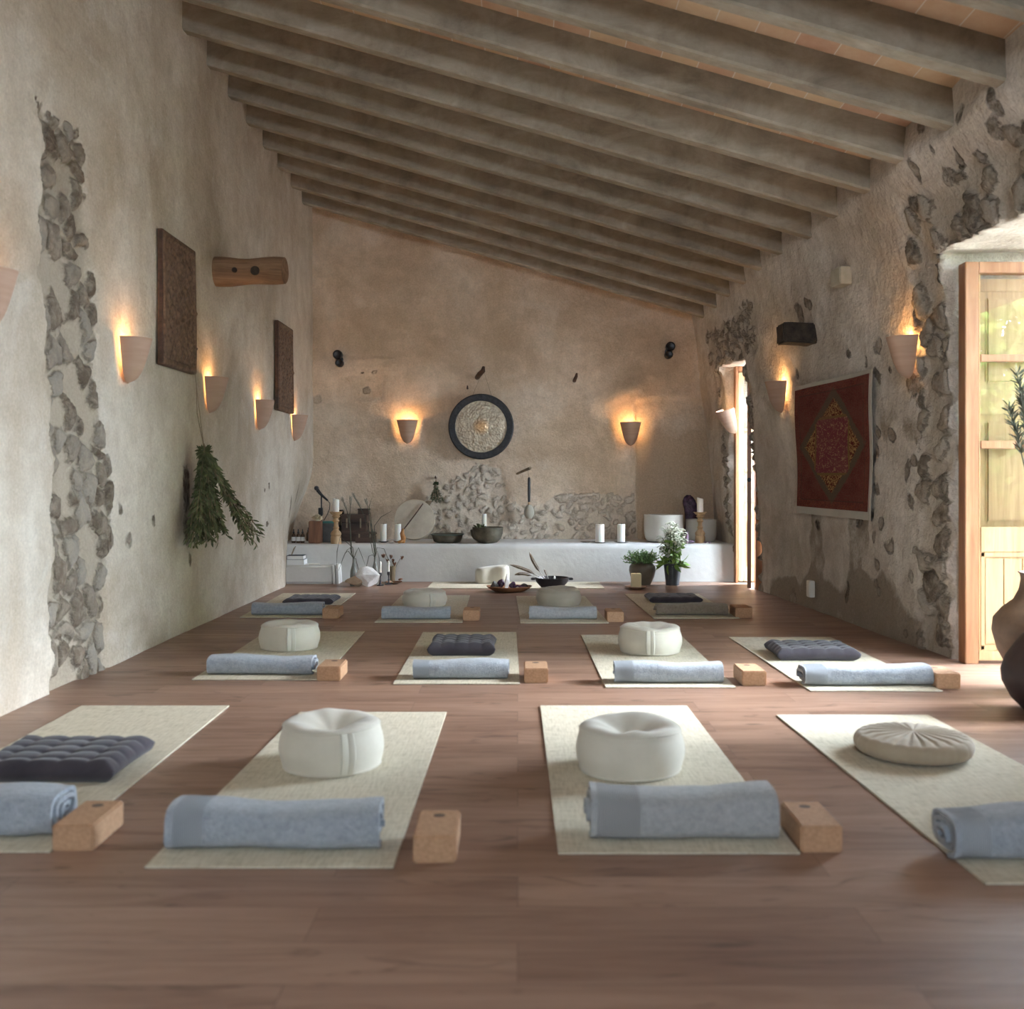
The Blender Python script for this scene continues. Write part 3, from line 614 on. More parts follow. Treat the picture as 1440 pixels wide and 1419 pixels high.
# door 2: far leaf folded across, near leaf ajar
d2 = bpy.data.objects.new('door_2', None); col.objects.link(d2); struct(d2)
Y2 = 10.24; q2 = Y2/F_
def ez(y): return H-(y-VY)*q2
def exx(x): return (x-VX)*q2
zt = ez(520)
box_part('door_jamb', (exx(1033), Y2-0.05, 0), (exx(1036.5), Y2+0.04, zt+0.03), M['redwood'], d2)
box_part('door_header', (exx(1036.5), Y2-0.05, zt-0.02), (exx(1120), Y2+0.04, zt+0.03), M['redwood'], d2)
xa = exx(1037.5); xb = xa+0.5
box_part('door_stile', (xa, Y2-0.02, 0.015), (xa+0.055, Y2+0.02, zt-0.03), M['pine'], d2); box_part('door_stile', (xb-0.055, Y2-0.02, 0.015), (xb, Y2+0.02, zt-0.03), M['pine'], d2)
for a, b in ((0.015, 0.12), (0.66, 0.78), (1.1, 1.13), (1.5, 1.53), (zt-0.1, zt-0.03)): box_part('door_rail', (xa+0.055, Y2-0.02, a), (xb-0.055, Y2+0.02, b), M['pine'], d2)
obj('door_panel', panel_bm(xa+0.055, xb-0.055, 0.12, 0.66, Y2), M['pine'], d2, ang=0.5)
for a, b in ((0.78, 1.1), (1.13, 1.5), (1.53, zt-0.1)): box_part('glass_pane', (xa+0.055, Y2-0.003, a), (xb-0.055, Y2+0.003, b), M['glass'], d2, 0)
nl = bpy.data.objects.new('near_leaf', None)
p0 = onfloor(1053.5, 829); a_ = math.atan2(p0.y, p0.x)
bm = bmesh.new(); add_box(bm, (0, -0.018, 0.012), (0.05, 0.018, 2.08), 0.003); add_box(bm, (0.42, -0.018, 0.012), (0.47, 0.018, 2.08), 0.003)
for a, b in ((0.012, 0.12), (0.66, 0.78), (2.0, 2.08)): add_box(bm, (0.05, -0.018, a), (0.42, 0.018, b), 0.003)
add_box(bm, (0.05, -0.006, 0.12), (0.42, 0.006, 0.66))
o = obj('door_leaf', bm, M['redwood'], d2, ang=0.5); o.location = p0; o.rotation_euler = (0, 0, a_)
o2 = box_part('glass_pane', (0.05, -0.002, 0.78), (0.42, 0.002, 2.0), M['glass'], o, 0)
hd = obj('door_handle', lathe([(0, 0), (0.012, 0), (0.012, 0.03), (0.02, 0.035), (0.02, 0.05), (0, 0.055)], 12), M['black'], o, loc=(-0.0, 0, 0.0)); hd.rotation_euler = (0, -PI/2, 0); hd.location = (0.002, 0, 1.02)
box_part('door_jamb', (xr(9.58, 1)+0.03, 9.53, 0), (xr(9.58, 1)+0.09, 9.60, 2.1), M['redwood'], d2)

# ---------- yoga mats ----------
def quad_mat(near_l, near_r, far_l, far_r, label, thick=0.006, group='woven yoga mats'):
    pts = [onfloor(*near_l), onfloor(*near_r), onfloor(*far_r), onfloor(*far_l)]
    c = sum(pts, Vector())/4; c.z = 0
    t = thing('yoga_mat', label, 'mat', c, group=group)
    bm = bmesh.new(); lo = [bm.verts.new((p.x-c.x, p.y-c.y, 0.0015)) for p in pts]; hi = [bm.verts.new((p.x-c.x, p.y-c.y, thick)) for p in pts]
    bm.faces.new(lo); bm.faces.new(hi)
    for i in range(4): bm.faces.new((lo[i], lo[(i+1) % 4], hi[(i+1) % 4], hi[i]))
    obj('woven_top', bm, M['mat'], t, sm=False)
    bm = bmesh.new(); e = 0.0015; lo = [bm.verts.new((p.x-c.x, p.y-c.y, 0.0002)) for p in pts]; hi = [bm.verts.new((p.x-c.x, p.y-c.y, e)) for p in pts]
    bm.faces.new(lo); bm.faces.new(hi)
    for i in range(4): bm.faces.new((lo[i], lo[(i+1) % 4], hi[(i+1) % 4], hi[i]))
    obj('rubber_backing', bm, M['mat_back'], t, sm=False)
    return t
quad_mat((-268, 1200), (70, 1200), (115, 994), (322, 994), 'cream yoga mat at the left edge of the front row under a dark tufted cushion')
quad_mat((203, 1222), (553, 1222), (422, 1003), (628, 1003), 'cream yoga mat in the front row, second from the left')
quad_mat((785, 1202), (1125, 1202), (760, 994), (966, 994), 'cream yoga mat in the front row, third from the left')
quad_mat((1386, 1245), (1753, 1245), (1092, 1007), (1305, 1007), 'cream yoga mat at the right of the front row under a flat tan cushion')
quad_mat((270, 957), (452, 957), (375, 889), (513, 889), 'cream yoga mat in the second row, nearest the left wall')
quad_mat((553, 963), (731, 963), (595, 890), (726, 890), 'cream yoga mat in the second row under a dark tufted cushion')
quad_mat((852, 968), (1035, 968), (817, 894), (957, 894), 'cream yoga mat in the second row, third from the left wall')
quad_mat((1140, 973), (1326, 973), (1025, 897), (1168, 897), 'cream yoga mat in the second row, nearest the right wall')
quad_mat((337, 869), (455, 869), (398, 835), (500, 835), 'small looking cream yoga mat in the far row, nearest the left wall')
quad_mat((527, 876), (650, 876), (565, 838), (661, 838), 'cream yoga mat in the far row under a pale round cushion, second from left')
quad_mat((732, 877), (856, 877), (726, 839), (822, 839), 'cream yoga mat in the far row, under the black feather bowl')
quad_mat((919, 870), (1040, 870), (878, 836), (982, 836), 'cream yoga mat in the far row under the brown towel')
quad_mat((600, 828), (850, 828), (609, 819), (842, 819), 'white mat laid crosswise right before the white bench')

# ---------- cushions ----------
def zafu(xl, xr_, yb, label, m='cream', strap=None, h=0.15, seed=0, dent=0.035, sx=1.0, rot=0.0, bulge=0.013):
    Yf = F_*H/(yb-VY); r = (xr_-xl)*Yf/F_/2; r = (xr_-xl)*(Yf+r)/F_/2; Yc = Yf+r*0.97; Xc = ((xl+xr_)/2-VX)*(Yf+r)/F_
    t = thing('meditation_cushion', label, 'cushion', (Xc, Yc, 0.006), (0, 0, rot), 'round meditation cushions')
    rr = random.Random(seed); ph = [rr.uniform(0, 6.28) for _ in range(6)]; ax = rr.uniform(0, 3)
    prof = [(0, 0), (r*0.5, 0.0), (r*0.9, 0.0), (r*0.955, 0.004)]
    for k in range(13):
        q = k/12; z = 0.012+q*(h-0.024-0.012); prof.append((r*0.965+bulge*math.sin(PI*q), z))
    prof += [(r*0.965, h-0.014), (r*0.945, h-0.006), (r*0.90, h), (r*0.8, h+0.004), (r*0.66, h+0.003), (r*0.52, h-0.004), (r*0.38, h-0.012), (r*0.25, h-0.022), (r*0.14, h-0.03), (r*0.05, h-0.034), (0, h-0.035)]
    def fn(p, a, q, z):
        if z > h-0.05 and q < r*0.93:
            k = 1-q/(r*0.93); p.z += -(dent-0.03)*k+0.005*math.sin(a*7+ph[0])*min(1, k*2.2)*(1-k)*2*(q/r)+0.006*(abs(math.sin(a*1.5+ph[1]))**3)*k*(q/r)*2+0.012*math.cos(a-ax)*k*(1-k)*1.5+0.006*abs(math.sin(a*2+ph[5]))**6*(1-k)*min(1,k*4)
        s = 1+0.018*math.sin(2*a+ph[2])+0.008*math.sin(5*a+ph[3]+z*20); p.x *= s; p.y *= s
        p.z += (0.003*math.sin(2*a+ph[4])+0.002*math.sin(3*a+ph[5]))*(z/h); p.x *= sx; return p
    o = obj('cushion_body', lathe(prof, 72, fn=fn), M[m], t, ang=None)
    bm = bmesh.new()                                                    # seam piping top and bottom
    for zz in (0.008, h-0.01):
        pts = []
        for k in range(73):
            a = 2*PI*k/72; p = fn(Vector((r*0.962*math.cos(a), r*0.962*math.sin(a), zz)), a, r, zz); pts.append(p)
        add_tube(bm, pts, 0.0028, 5, False)
    obj('piping', bm, M[m], t)
    if strap is not None:
        a0 = math.atan2(-Yc, -Xc)+strap; bm = bmesh.new(); rows = []
        for k in range(15):
            q = k/14; z = 0.01+q*(h-0.02); R_ = r*0.965+bulge*math.sin(PI*q)+0.006+0.01*math.sin(PI*q)
            row = []
            for w_, dz_ in ((-0.024, -0.004), (-0.020, 0.002), (-0.003, 0.002), (0, 0), (0.003, 0.002), (0.020, 0.002), (0.024, -0.004)):
                a = a0+w_/r; row.append(bm.verts.new(((R_+dz_)*math.cos(a)*sx, (R_+dz_)*math.sin(a), z)))
            rows.append(row)
        for a, b in zip(rows, rows[1:]):
            for k in range(6): bm.faces.new((a[k], a[k+1], b[k+1], b[k]))
        obj('carry_strap', bm, M['cream2'], t)
    return t
zafu(396, 539, 1098, 'cream round cushion with dented top and vertical strap, front row left', strap=0.28, h=0.16, seed=1, dent=0.045)
zafu(812, 959, 1105, 'cream round cushion with puckered top and no strap, front row centre', h=0.16, seed=2, dent=0.045)
zafu(367, 448, 919, 'cream round cushion on the mat nearest the left wall, second row', strap=0.05, h=0.15, seed=3, dent=0.045)
zafu(871, 956, 925, 'cream round cushion with centred strap, second row behind white towel', strap=0.02, h=0.155, seed=4, dent=0.04)
zafu(566, 628, 856, 'pale round cushion with side strap in the far row, left of the centre', strap=0.35, h=0.12, seed=5, dent=0.03)
zafu(755, 816, 855, 'beige round cushion without strap in the far row, before the black bowl', 'linen', h=0.13, seed=6, dent=0.02)
# flat tan pleated cushion
def flat_round(xl, xr_, yb, label):
    Yf = F_*H/(yb-VY); r = (xr_-xl)*Yf/F_/2; r = (xr_-xl)*(Yf+r)/F_/2; Yc = Yf+r*0.97; Xc = ((xl+xr_)/2-VX)*(Yf+r)/F_
    t = thing('flat_cushion', label, 'cushion', (Xc, Yc, 0.006)); h = 0.085
    prof = []
    for k in range(25):
        a = -PI/2+PI*k/24; rad = r*(0.86+0.14*math.cos(a)) if abs(a) < 1.5 else 0
        prof.append((rad if k not in (0, 24) else r*0.84, h/2+h/2*math.sin(a)*(0.8)))
    top = [(r*q, h*0.9+0.012*math.sin(q*PI*0.5+1.2)) for q in (0.72, 0.58, 0.42, 0.28, 0.15, 0.06)]
    prof = [(0, 0.008), (r*0.4, 0.008)]+prof+top+[(0, h*0.9+0.006)]
    def fn(p, a, q, z):
        k = abs(math.sin(a*11+0.6*math.sin(a*3)))
        if z > 0.02: e = q/r; p.z += -0.010*(1-k)**2*math.sin(PI*min(1, e))*1.2; s = 1-0.012*(1-k)**3; p.x *= s; p.y *= s
        p.z = max(p.z, 0.0); return p
    obj('cushion_body', lathe(prof, 176, fn=fn), M['tan'], t, ang=None)
    obj('button', lathe([(0, 0), (0.014, 0), (0.014, 0.003), (0, 0.006)], 14, (0, 0, h*0.9+0.003)), M['tan'], t)
flat_round(1203, 1363, 1085, 'flat round tan cushion with pleated edge on the front right mat')
# tufted square cushions
def tufted(xl, xr_, yb, depth, label, h=0.075, n=5, rot=0, skew=0):
    Yf = F_*H/(yb-VY); w = (xr_-xl)*(Yf+depth*0.1)/F_; c = Vector((((xl+xr_)/2-VX)*(Yf+depth*0.1)/F_, Yf+depth/2, 0.006))
    t = thing('tufted_cushion', label, 'cushion', c, (0, 0, rot), 'dark tufted square cushions')
    N = 64; bm = bmesh.new(); tops = []; bots = []
    for i in range(N+1):
        ra = []; rb = []
        for j in range(N+1):
            u = i/N*2-1; v = j/N*2-1
            ed = min(1-abs(u), 1-abs(v)); th = min(1, (ed/0.16))**0.5 if ed > 0 else 0
            pin = 1-0.05*(1-abs(u)**2)*abs(v)**3; pin2 = 1-0.05*(1-abs(v)**2)*abs(u)**3
            gu = abs(math.sin(PI*n*(u+1)/2)); gv = abs(math.sin(PI*n*(v+1)/2)); puff = (gu*gv)**0.45
            du = (((u+1)/2*n) % 1); dv = (((v+1)/2*n) % 1)
            du = min(du, 1-du); dv = min(dv, 1-dv); dd = math.hypot(du, dv); dim = 1-0.32*math.exp(-(dd/0.17)**2)
            z = h*0.5+h*0.5*th*(0.72+0.28*puff)*dim+0.004*float(vnoise(u*4+9, v*4+9))
            x = u*w/2*pin2; y = v*depth/2*pin+skew*u
            ra.append(bm.verts.new((x, y, z))); rb.append(bm.verts.new((x, y, h*0.5-h*0.5*th)) if 0 < i < N and 0 < j < N else ra[-1])
        tops.append(ra); bots.append(rb)
    for i in range(N):
        for j in range(N):
            bm.faces.new((tops[i][j], tops[i+1][j], tops[i+1][j+1], tops[i][j+1]))
            try: bm.faces.new((bots[i][j], bots[i][j+1], bots[i+1][j+1], bots[i+1][j]))
            except Exception: pass
    cb = obj('cushion_body', bm, M['charcoal'], t, ang=None)
    for i in range(1, n):
        for j in range(1, n):
            u = i/n*2-1; v = j/n*2-1
            obj('tuft_stitch', lathe([(0, 0), (0.007, 0), (0.006, 0.004), (0, 0.005)], 8, (u*w/2, v*depth/2+skew*u, h*0.5+h*0.5*0.72*0.66)), M['charcoal'], cb)
    return t
tufted(-44, 166, 1107, 0.40, 'dark tufted square cushion at the left edge, front row', h=0.075, rot=0.0, skew=0.0)
tufted(601, 697, 925, 0.38, 'dark tufted square cushion behind the second towel of the second row', h=0.078)
tufted(1092, 1210, 932, 0.36, 'dark flat quilted cushion on the right mat of the second row', h=0.07, skew=0.0, rot=-0.03)
tufted(398, 470, 852, 0.36, 'dark thin cushion in the far row nearest the left wall', h=0.05)
tufted(912, 988, 849.5, 0.36, 'dark thin cushion in the far row behind the brown towel', h=0.05)

# ---------- towels ----------
def towel(xl, xr_, yt, yb, label, m='towel_blue', depth=0.17, seed=0, turns=3.0, band=0.12, flip=1, rot=0.0, taper=0.0, lean=0.0):
    Yf = F_*H/(yb-VY); w = (xr_-xl)*(Yf+0.04)/F_; Xc = ((xl+xr_)/2-VX)*(Yf+0.04)/F_
    h = (yb-yt)*Yf/F_-0.01; h = max(0.09, h-depth*0.35*H/Yf) if Yf < 4 else max(0.085, h-depth*0.25*H/Yf)
    t = thing('rolled_towel', label, 'towel', (Xc, Yf+depth/2, 0.006), (0, 0, rot), 'rolled towels on the mats')
    rr = random.Random(seed); ph = [rr.uniform(0, 50) for _ in range(4)]
    npf = int(26*turns)+1; nx = 44; th = min(h, depth)/2/(turns+0.75)
    bm = bmesh.new(); bl = bm.verts.layers.float.new('band'); outer = []; inner = []
    for i in range(nx+1):
        u = i/nx*2-1; ro = []; ri = []
        end = (abs(u)**8)
        for k in range(npf):
            q = k/(npf-1); a = (-PI*0.62 - 2*PI*turns*q)*flip
            s = 1-q*(turns*th*1.0)/(min(h, depth)/2)
            for lst, off in ((ro, 0.0), (ri, th*0.74)):
                sy = depth/2*s-off; sz = h/2*s-off
                p_ = 3.4; ca, sa = math.cos(a), math.sin(a); k2 = (abs(ca)**p_+abs(sa)**p_)**(-1/p_)
                y = sy*ca*k2; z = sz*sa*k2
                x = u*w/2
                tel = 0.032*(q-0.3)*math.sin(ph[0]+q*3)*(abs(u)**3)*(1 if u > 0 else -1)
                nz = 0.085*float(fbm(np.array(x*7+ph[1]), np.array(a*0.7+ph[2]), 3, seed))
                y *= 1+nz*1.6; z = z*(1+nz)
                zz = z+h/2
                zz *= (1+taper*u+0.06*math.sin(u*3+ph[3])*(1 if zz > h*0.5 else 0))
                v = bm.verts.new((x+tel+lean*(zz/h)*0.02, y, max(zz, 0.0005)+ (0.0 if off == 0 else 0.0)))
                v[bl] = 1.0 if (u < -1+2*band*1.35 and u > -1+band*0.35) and band > 0 else 0.0
                lst.append(v)
        outer.append(ro); inner.append(ri)
    for i in range(nx):
        for k in range(npf-1):
            bm.faces.new((outer[i][k], outer[i][k+1], outer[i+1][k+1], outer[i+1][k]))
            bm.faces.new((inner[i][k], inner[i+1][k], inner[i+1][k+1], inner[i][k+1]))
        for k in (0, npf-1): bm.faces.new((outer[i][k], outer[i+1][k], inner[i+1][k], inner[i][k]))
    for i in (0, nx):
        for k in range(npf-1): bm.faces.new((outer[i][k], inner[i][k], inner[i][k+1], outer[i][k+1]))
    obj('towel_body', bm, M[m], t, ang=1.0)
    return t
towel(-140, 80, 1106, 1186, 'blue-grey rolled towel cut by the left edge, front row', seed=1, flip=1, depth=0.2)
towel(240, 532, 1122, 1205, 'blue-grey rolled towel on the second mat of the front row', seed=2, depth=0.2, turns=2, band=0.13)
towel(832, 1090, 1104, 1190, 'plump grey ribbed towel roll on the third mat of the front row', m='towel_grey', seed=3, depth=0.2, band=0.2)
towel(1340, 1590, 1135, 1221, 'blue-grey rolled towel cut by the right edge, front row', seed=4, depth=0.2, band=0.15)
towel(293, 440, 920, 952, 'light blue-grey towel on the mat nearest the left wall, second row', seed=5, turns=2, band=0)
towel(580, 716, 926, 958, 'light blue-grey towel before the dark tufted cushion, second row', seed=6, turns=2)
towel(865, 1015, 929, 964, 'light blue towel roll before the strapped round cushion, second row', seed=7, turns=2)
towel(1132, 1308, 934, 968, 'wide pale blue folded towel near the right wall, second row', seed=8, turns=2, depth=0.2, taper=0.05)
towel(356, 453, 846, 867, 'blue-grey towel nearest the left wall, far row', seed=9, turns=2, band=0)
towel(538, 633, 852, 873, 'blue-grey towel before the strapped round cushion, far row', seed=10, turns=2, band=0)
towel(745, 838, 852, 873, 'grey towel before the beige round cushion, far row', m='towel_grey', seed=11, turns=2, band=0)
towel(924, 1022, 847, 867.5, 'brown taupe towel in the far row near the right wall', m='towel_brown', seed=12, turns=2, band=0)

# ---------- cork blocks ----------
def block(xl, xr_, yb, label, depth=0.22, w=0.115, hgt=0.074, rot=0.0):
    Yf = F_*H/(yb-VY); Xc = ((xl+xr_)/2-VX)*Yf/F_
    t = thing('cork_block', label, 'block', (Xc, Yf+depth/2, 0.0), (0, 0, rot), 'cork yoga blocks')
    obj('block_body', boxbm((-w/2, -depth/2, 0.0), (w/2, depth/2, hgt), 0.005), M['cork'], t, ang=0.6)
    bm = lathe([(0.014, 0), (0.014, 0.0008), (0, 0.0008)], 20, (0, 0.06, hgt))
    for v in bm.verts: v.co.x *= 1.2
    obj('round_stamp', bm, M['stamp'], t)
    return t
block(73, 131, 1198, 'cork block at the left edge beside the cut-off towel, front row')
block(579, 643, 1215, 'cork block right of the second mat in the front row')
block(1128, 1184, 1200, 'cork block beside the ribbed grey towel, front row')
block(446, 478, 958, 'cork block beside the leftmost towel of the second row', w=0.12)
block(738, 770, 961, 'cork block in the middle of the second row', w=0.12)
block(1044, 1078, 965, 'cork block beside the light blue towel, second row', w=0.12)
block(1316, 1352, 969, 'cork block near the right door, second row', w=0.12)
block(453, 476, 870, 'cork block nearest the left wall, far row', w=0.12)
block(651, 674, 873, 'cork block beside the second towel of the far row', w=0.12)
block(854, 877, 875, 'cork block beside the grey towel of the far row', w=0.12)
block(1034, 1059, 869, 'cork block at the right end of the far row', w=0.125)

# ---------- sconces ----------
def sconce(p, nrm, label, r=0.115, d=0.15, h=0.255, tilt=0.0, energy=0.85):
    a = math.atan2(nrm[1], nrm[0])-PI/2        # local +Y points away from the wall
    t = thing('wall_sconce', label, 'lamp', p, (0, 0, a), 'terracotta wall sconces')
    if tilt: t.rotation_euler = Euler((tilt, 0, a), 'XYZ')
    bm = bmesh.new(); nz = 14; na = 28; lay = []
    for th in (0.0, 0.008):
        rows = []
        for i in range(nz+1):
            q = i/nz; s = (1-(1-q)**2.1)**0.62 if q > 0 else 0.02; s = max(s, 0.03)
            s = max(0.03, (1-(1-q)**6)**0.5*(0.5+0.5*q))
            row = []
            for k in range(na+1):
                b = PI*k/na; row.append(bm.verts.new(((r-th)*s*math.cos(b), 0.012+(d-0.012-th)*s*math.sin(b), -h+h*q+th*(1-q))))
            rows.append(row)
        lay.append(rows)
    for rows in lay:
        for A, B in zip(rows, rows[1:]):
            for k in range(na): bm.faces.new((A[k], A[k+1], B[k+1], B[k]))
    for k in range(na): bm.faces.new((lay[0][-1][k], lay[0][-1][k+1], lay[1][-1][k+1], lay[1][-1][k])); bm.faces.new((lay[0][0][k], lay[1][0][k], lay[1][0][k+1], lay[0][0][k+1]))
    for i in range(nz):
        for k in (0, na): bm.faces.new((lay[0][i][k], lay[0][i+1][k], lay[1][i+1][k], lay[1][i][k]))
    obj('shade', bm, M['ceramic'], t, ang=0.8)
    hld = obj('lamp_holder', boxbm((-0.02, 0.0, -0.17), (0.02, 0.07, -0.13), 0.004), M['plate'], t)
    b = obj('bulb', lathe([(0, -0.13), (0.01, -0.13), (0.012, -0.11), (0.022, -0.085), (0.022, -0.07), (0.012, -0.055), (0, -0.05)], 14, (0, 0.062, -0.005)), M['bulb'], hld)
    ld = bpy.data.lights.new('sconce_light', 'POINT'); ld.energy = energy; ld.color = (1.0, 0.55, 0.20); ld.shadow_soft_size = 0.012
    lo = bpy.data.objects.new('sconce_light', ld); col.objects.link(lo); lo.parent = t; lo.location = (0, 0.055, -0.028)
    return t
LW = (1, 0, 0)
sconce(onleft(-28, 380), LW, 'terracotta wall sconce cut off by the left edge')
sconce(onleft(176, 476), LW, 'terracotta wall sconce on the left wall between stone strip and carved panel')
sconce(onleft(292, 531), LW, 'terracotta wall sconce on the left wall above the hanging herbs')
sconce(onleft(362, 563), LW, 'terracotta wall sconce on the left wall beside the narrower looking carved panel')
sconce(onleft(412, 584), LW, 'terracotta wall sconce on the left wall nearest the corner')
sconce(onback(573, 591, 0.022), (0, -1, 0), 'terracotta wall sconce on the back wall left of the gong')
sconce(onback(886.5, 594, 0.03), (0, -1, 0), 'terracotta wall sconce on the back wall right of the gong')
pr = onright(1281, 474); sconce(pr, (-1, -0.12, 0), 'large terracotta wall sconce between the red rug and right door')
pr = onright(1101, 537); sconce(pr, (-1, -0.12, 0), 'terracotta wall sconce under the black beam stub')
pr = onright(1026, 574); sconce(pr, (-0.95, -0.3, 0), 'tilted terracotta wall sconce beside the narrow far door', tilt=-0.30)

# ---------- wall pieces ----------
# gong
gc = onback(676.5, 600, 0.10); g = thing('gong', 'large bronze gong with a black rim hanging on the back wall', 'gong', gc)
R1 = 46*11.1/F_; R2 = 36.5*11.1/F_
def facing(bm): bmesh.ops.rotate(bm, verts=bm.verts, cent=(0, 0, 0), matrix=Matrix.Rotation(PI/2, 3, 'X')); return bm
def gf(p, a, r, z): p.z += 0.0015*math.sin(a*17)+0.001*math.sin(a*29); return p
obj('gong_rim', facing(lathe([(R2-0.002, 0.012), (R2+0.004, 0.026), (R1-0.012, 0.03), (R1, 0.018), (R1, -0.03), (R1-0.02, -0.04), (R2, -0.03), (R2-0.002, 0.012)], 96, fn=gf)), M['rimblack'], g)
obj('gong_face', facing(lathe([(0, 0.022), (0.05, 0.021), (0.058, 0.016), (0.12, 0.014), (R2-0.03, 0.012), (R2-0.01, 0.004), (R2+0.003, 0.008)], 96)), M['gong'], g)
hk = onback(676, 524)-gc
bm = bmesh.new(); add_tube(bm, [(-0.10, -0.0, R1-0.04), (hk.x+0.03, 0.02, hk.z+0.03), (0.12, 0.0, R1-0.05)], 0.0022, 5); obj('hanging_cord', bm, M['twine'], g)
def hook(x, y, pts, r, label, m='darkwood'):
    p = onback(x, y); o = obj('wall_peg', tube([Vector(q) for q in pts], r, 10), M[m]); o.location = p; tag(o, label, 'hook'); return o
hook(676, 527, [(-0.04, 0.02, -0.03), (-0.03, -0.05, -0.025), (-0.005, -0.10, 0.0), (0.03, -0.13, 0.03), (0.035, -0.12, 0.075)], [0.028, 0.028, 0.028, 0.026, 0.014], 'curved dark wooden peg above the gong')
hook(809, 533, [(-0.01, 0.02, -0.02), (-0.01, -0.05, -0.015), (0.005, -0.08, 0.02), (0.012, -0.075, 0.055)], [0.02, 0.02, 0.017, 0.010], 'small wooden peg high between the gong and right sconce')
hook(657.5, 546.5, [(0, 0.02, 0), (0, -0.03, 0), (0, -0.035, 0.03)], [0.012, 0.01, 0.006], 'tiny dark nail upper left of the gong')
hook(613, 672, [(0, 0.02, 0), (0, -0.05, 0.0), (0.0, -0.06, 0.02)], [0.012, 0.010, 0.006], 'short peg holding the small green herb bunch')
sp = onback(744, 659); o = obj('wall_peg', tube([(-0.16, 0.03, -0.07), (-0.05, -0.07, -0.02), (0.0, -0.11, 0.0), (0.012, -0.13, 0.005)], [0.012, 0.014, 0.016, 0.015], 8), M['stem']); o.location = sp; tag(o, 'pale wooden stick jutting from the wall holding the mallet', 'hook')
ml = thing('gong_mallet', 'black handled gong mallet hanging from the wooden stick', 'mallet', onback(744, 664, 0.13))
obj('hanging_loop', tube([(0.0, 0, -0.06), (-0.012, 0, 0.02), (0, 0, 0.048), (0.012, 0, 0.02), (0.0, 0, -0.06)], 0.002, 5), M['twine'], ml)
obj('handle', lathe([(0, -0.32), (0.013, -0.32), (0.016, -0.2), (0.014, -0.07), (0.008, -0.055), (0, -0.055)], 14), M['black'], ml)
obj('ferrule', lathe([(0, -0.35), (0.012, -0.35), (0.012, -0.32), (0, -0.32)], 14), M['turned'], ml)
obj('mallet_head', lathe([(0, -0.50), (0.03, -0.495), (0.052, -0.46), (0.055, -0.42), (0.045, -0.38), (0.02, -0.35), (0, -0.348)], 20), M['linen'], ml)
# spotlights
for x, y, lab, dxx in ((478, 506, 'round black twin spotlight high on the back wall, left side', -0.01), (940, 494.5, 'round black twin spotlight high on the back wall, right side', 0.01)):
    p = onback(x, y); s_ = thing('wall_spotlight', lab, 'lamp', p, group='black wall spotlights')
    obj('wall_plate', facing(lathe([(0, 0), (0.04, 0), (0.04, 0.02), (0, 0.024)], 24)), M['black'], s_)
    for zz, rad, out, tx_ in ((0.045, 0.05, 0.10, dxx), (-0.045, 0.042, 0.12, -dxx)):
        bm = facing(lathe([(0, 0.02), (rad*0.5, 0.02), (rad, 0.04), (rad, out), (rad*0.85, out+0.008), (rad*0.8, out-0.01), (0, out-0.02)], 28, (tx_, 0, 0)))
        for v in bm.verts: v.co.z += zz
        obj('spot_head', bm, M['black'], s_)
# hanging dried bunch on the back wall
def herb_bunch(name, label, p, H_, W_, nst, leafL, leafW, m, out, dens=20, seed=0, droopx=None, string=0.25):
    random.seed(seed); t = thing(name, label, 'herb bunch', p)
    fb = bmesh.new(); sb = bmesh.new()
    for i in range(nst):
        a = random.uniform(0, 2*PI); rad = random.random()**0.5
        ex = out[0]*rad*math.cos(a)+out[2]; ey = out[1]*rad*math.sin(a); L = H_*random.uniform(0.72, 1.0)*(1-0.12*rad)
        if droopx and i % 5 == 0: ex = droopx[0]*random.uniform(0.6, 1.0); ey = droopx[1]*random.uniform(0.4, 1.0); L = H_*random.uniform(0.7, 0.95)
        pts = bez((0, 0, 0.05), (ex*0.25, ey*0.25, -L*0.35), (ex, ey, -L), 14); add_tube(sb, pts, 0.0025, 4)
        for k in range(dens):
            q = 0.12+0.9*k/dens; q = min(q, 0.999); j = int(q*14); pp = pts[j].lerp(pts[j+1], q*14-j)
            d = (pts[j+1]-pts[j]).normalized()*0.8+Vector((random.uniform(-1, 1), random.uniform(-1, 1), random.uniform(-0.6, 0.5)))*0.75
            add_leaf(fb, pp, d, leafL*random.uniform(0.6, 1.2), leafW*random.uniform(0.7, 1.2))
    for k in range(50):
        a = random.uniform(0, 6.28); add_leaf(fb, (0.01*math.cos(a), 0.01*math.sin(a), 0.0), (math.cos(a)*0.7, math.sin(a)*0.7, random.uniform(-0.8, 0.9)), leafL*0.9, leafW)
    obj('foliage', fb, m, t, ang=None); obj('stems', sb, M['stem'], t)
    obj('tie', lathe([(0.016, -0.05), (0.019, -0.04), (0.019, -0.02), (0.016, -0.01)], 12), M['twine'], t)
    return t
t = herb_bunch('herb_bunch', 'small dark green herb bunch hanging upside down right of the drum', onback(613, 680, 0.09), 0.23, 0.1, 22, 0.03, 0.011, M['herb2'], (0.07, 0.05, 0.0), 12, 5)
obj('string', tube([(0, 0, -0.02), (0.0, 0.02, 0.07)], 0.002, 4), M['twine'], t)
hp = onleft(287, 634, 0.12)
t = herb_bunch('herb_bunch', 'big olive branch bunch hanging upside down on the left wall', hp, 0.70, 0.5, 64, 0.062, 0.017, M['herb'], (0.10, 0.30, 0.02), 38, 9, droopx=(0.30, 0.50))
tip = onleft(270, 492, 0.035)-hp
obj('string', tube([(0, 0, 0.02), (tip.x*0.5, tip.y*0.4-0.02, 0.25), (tip.x*0.75, tip.y*0.7+0.03, 0.45), (tip.x, tip.y, tip.z)], 0.0028, 4), M['twine'], t)
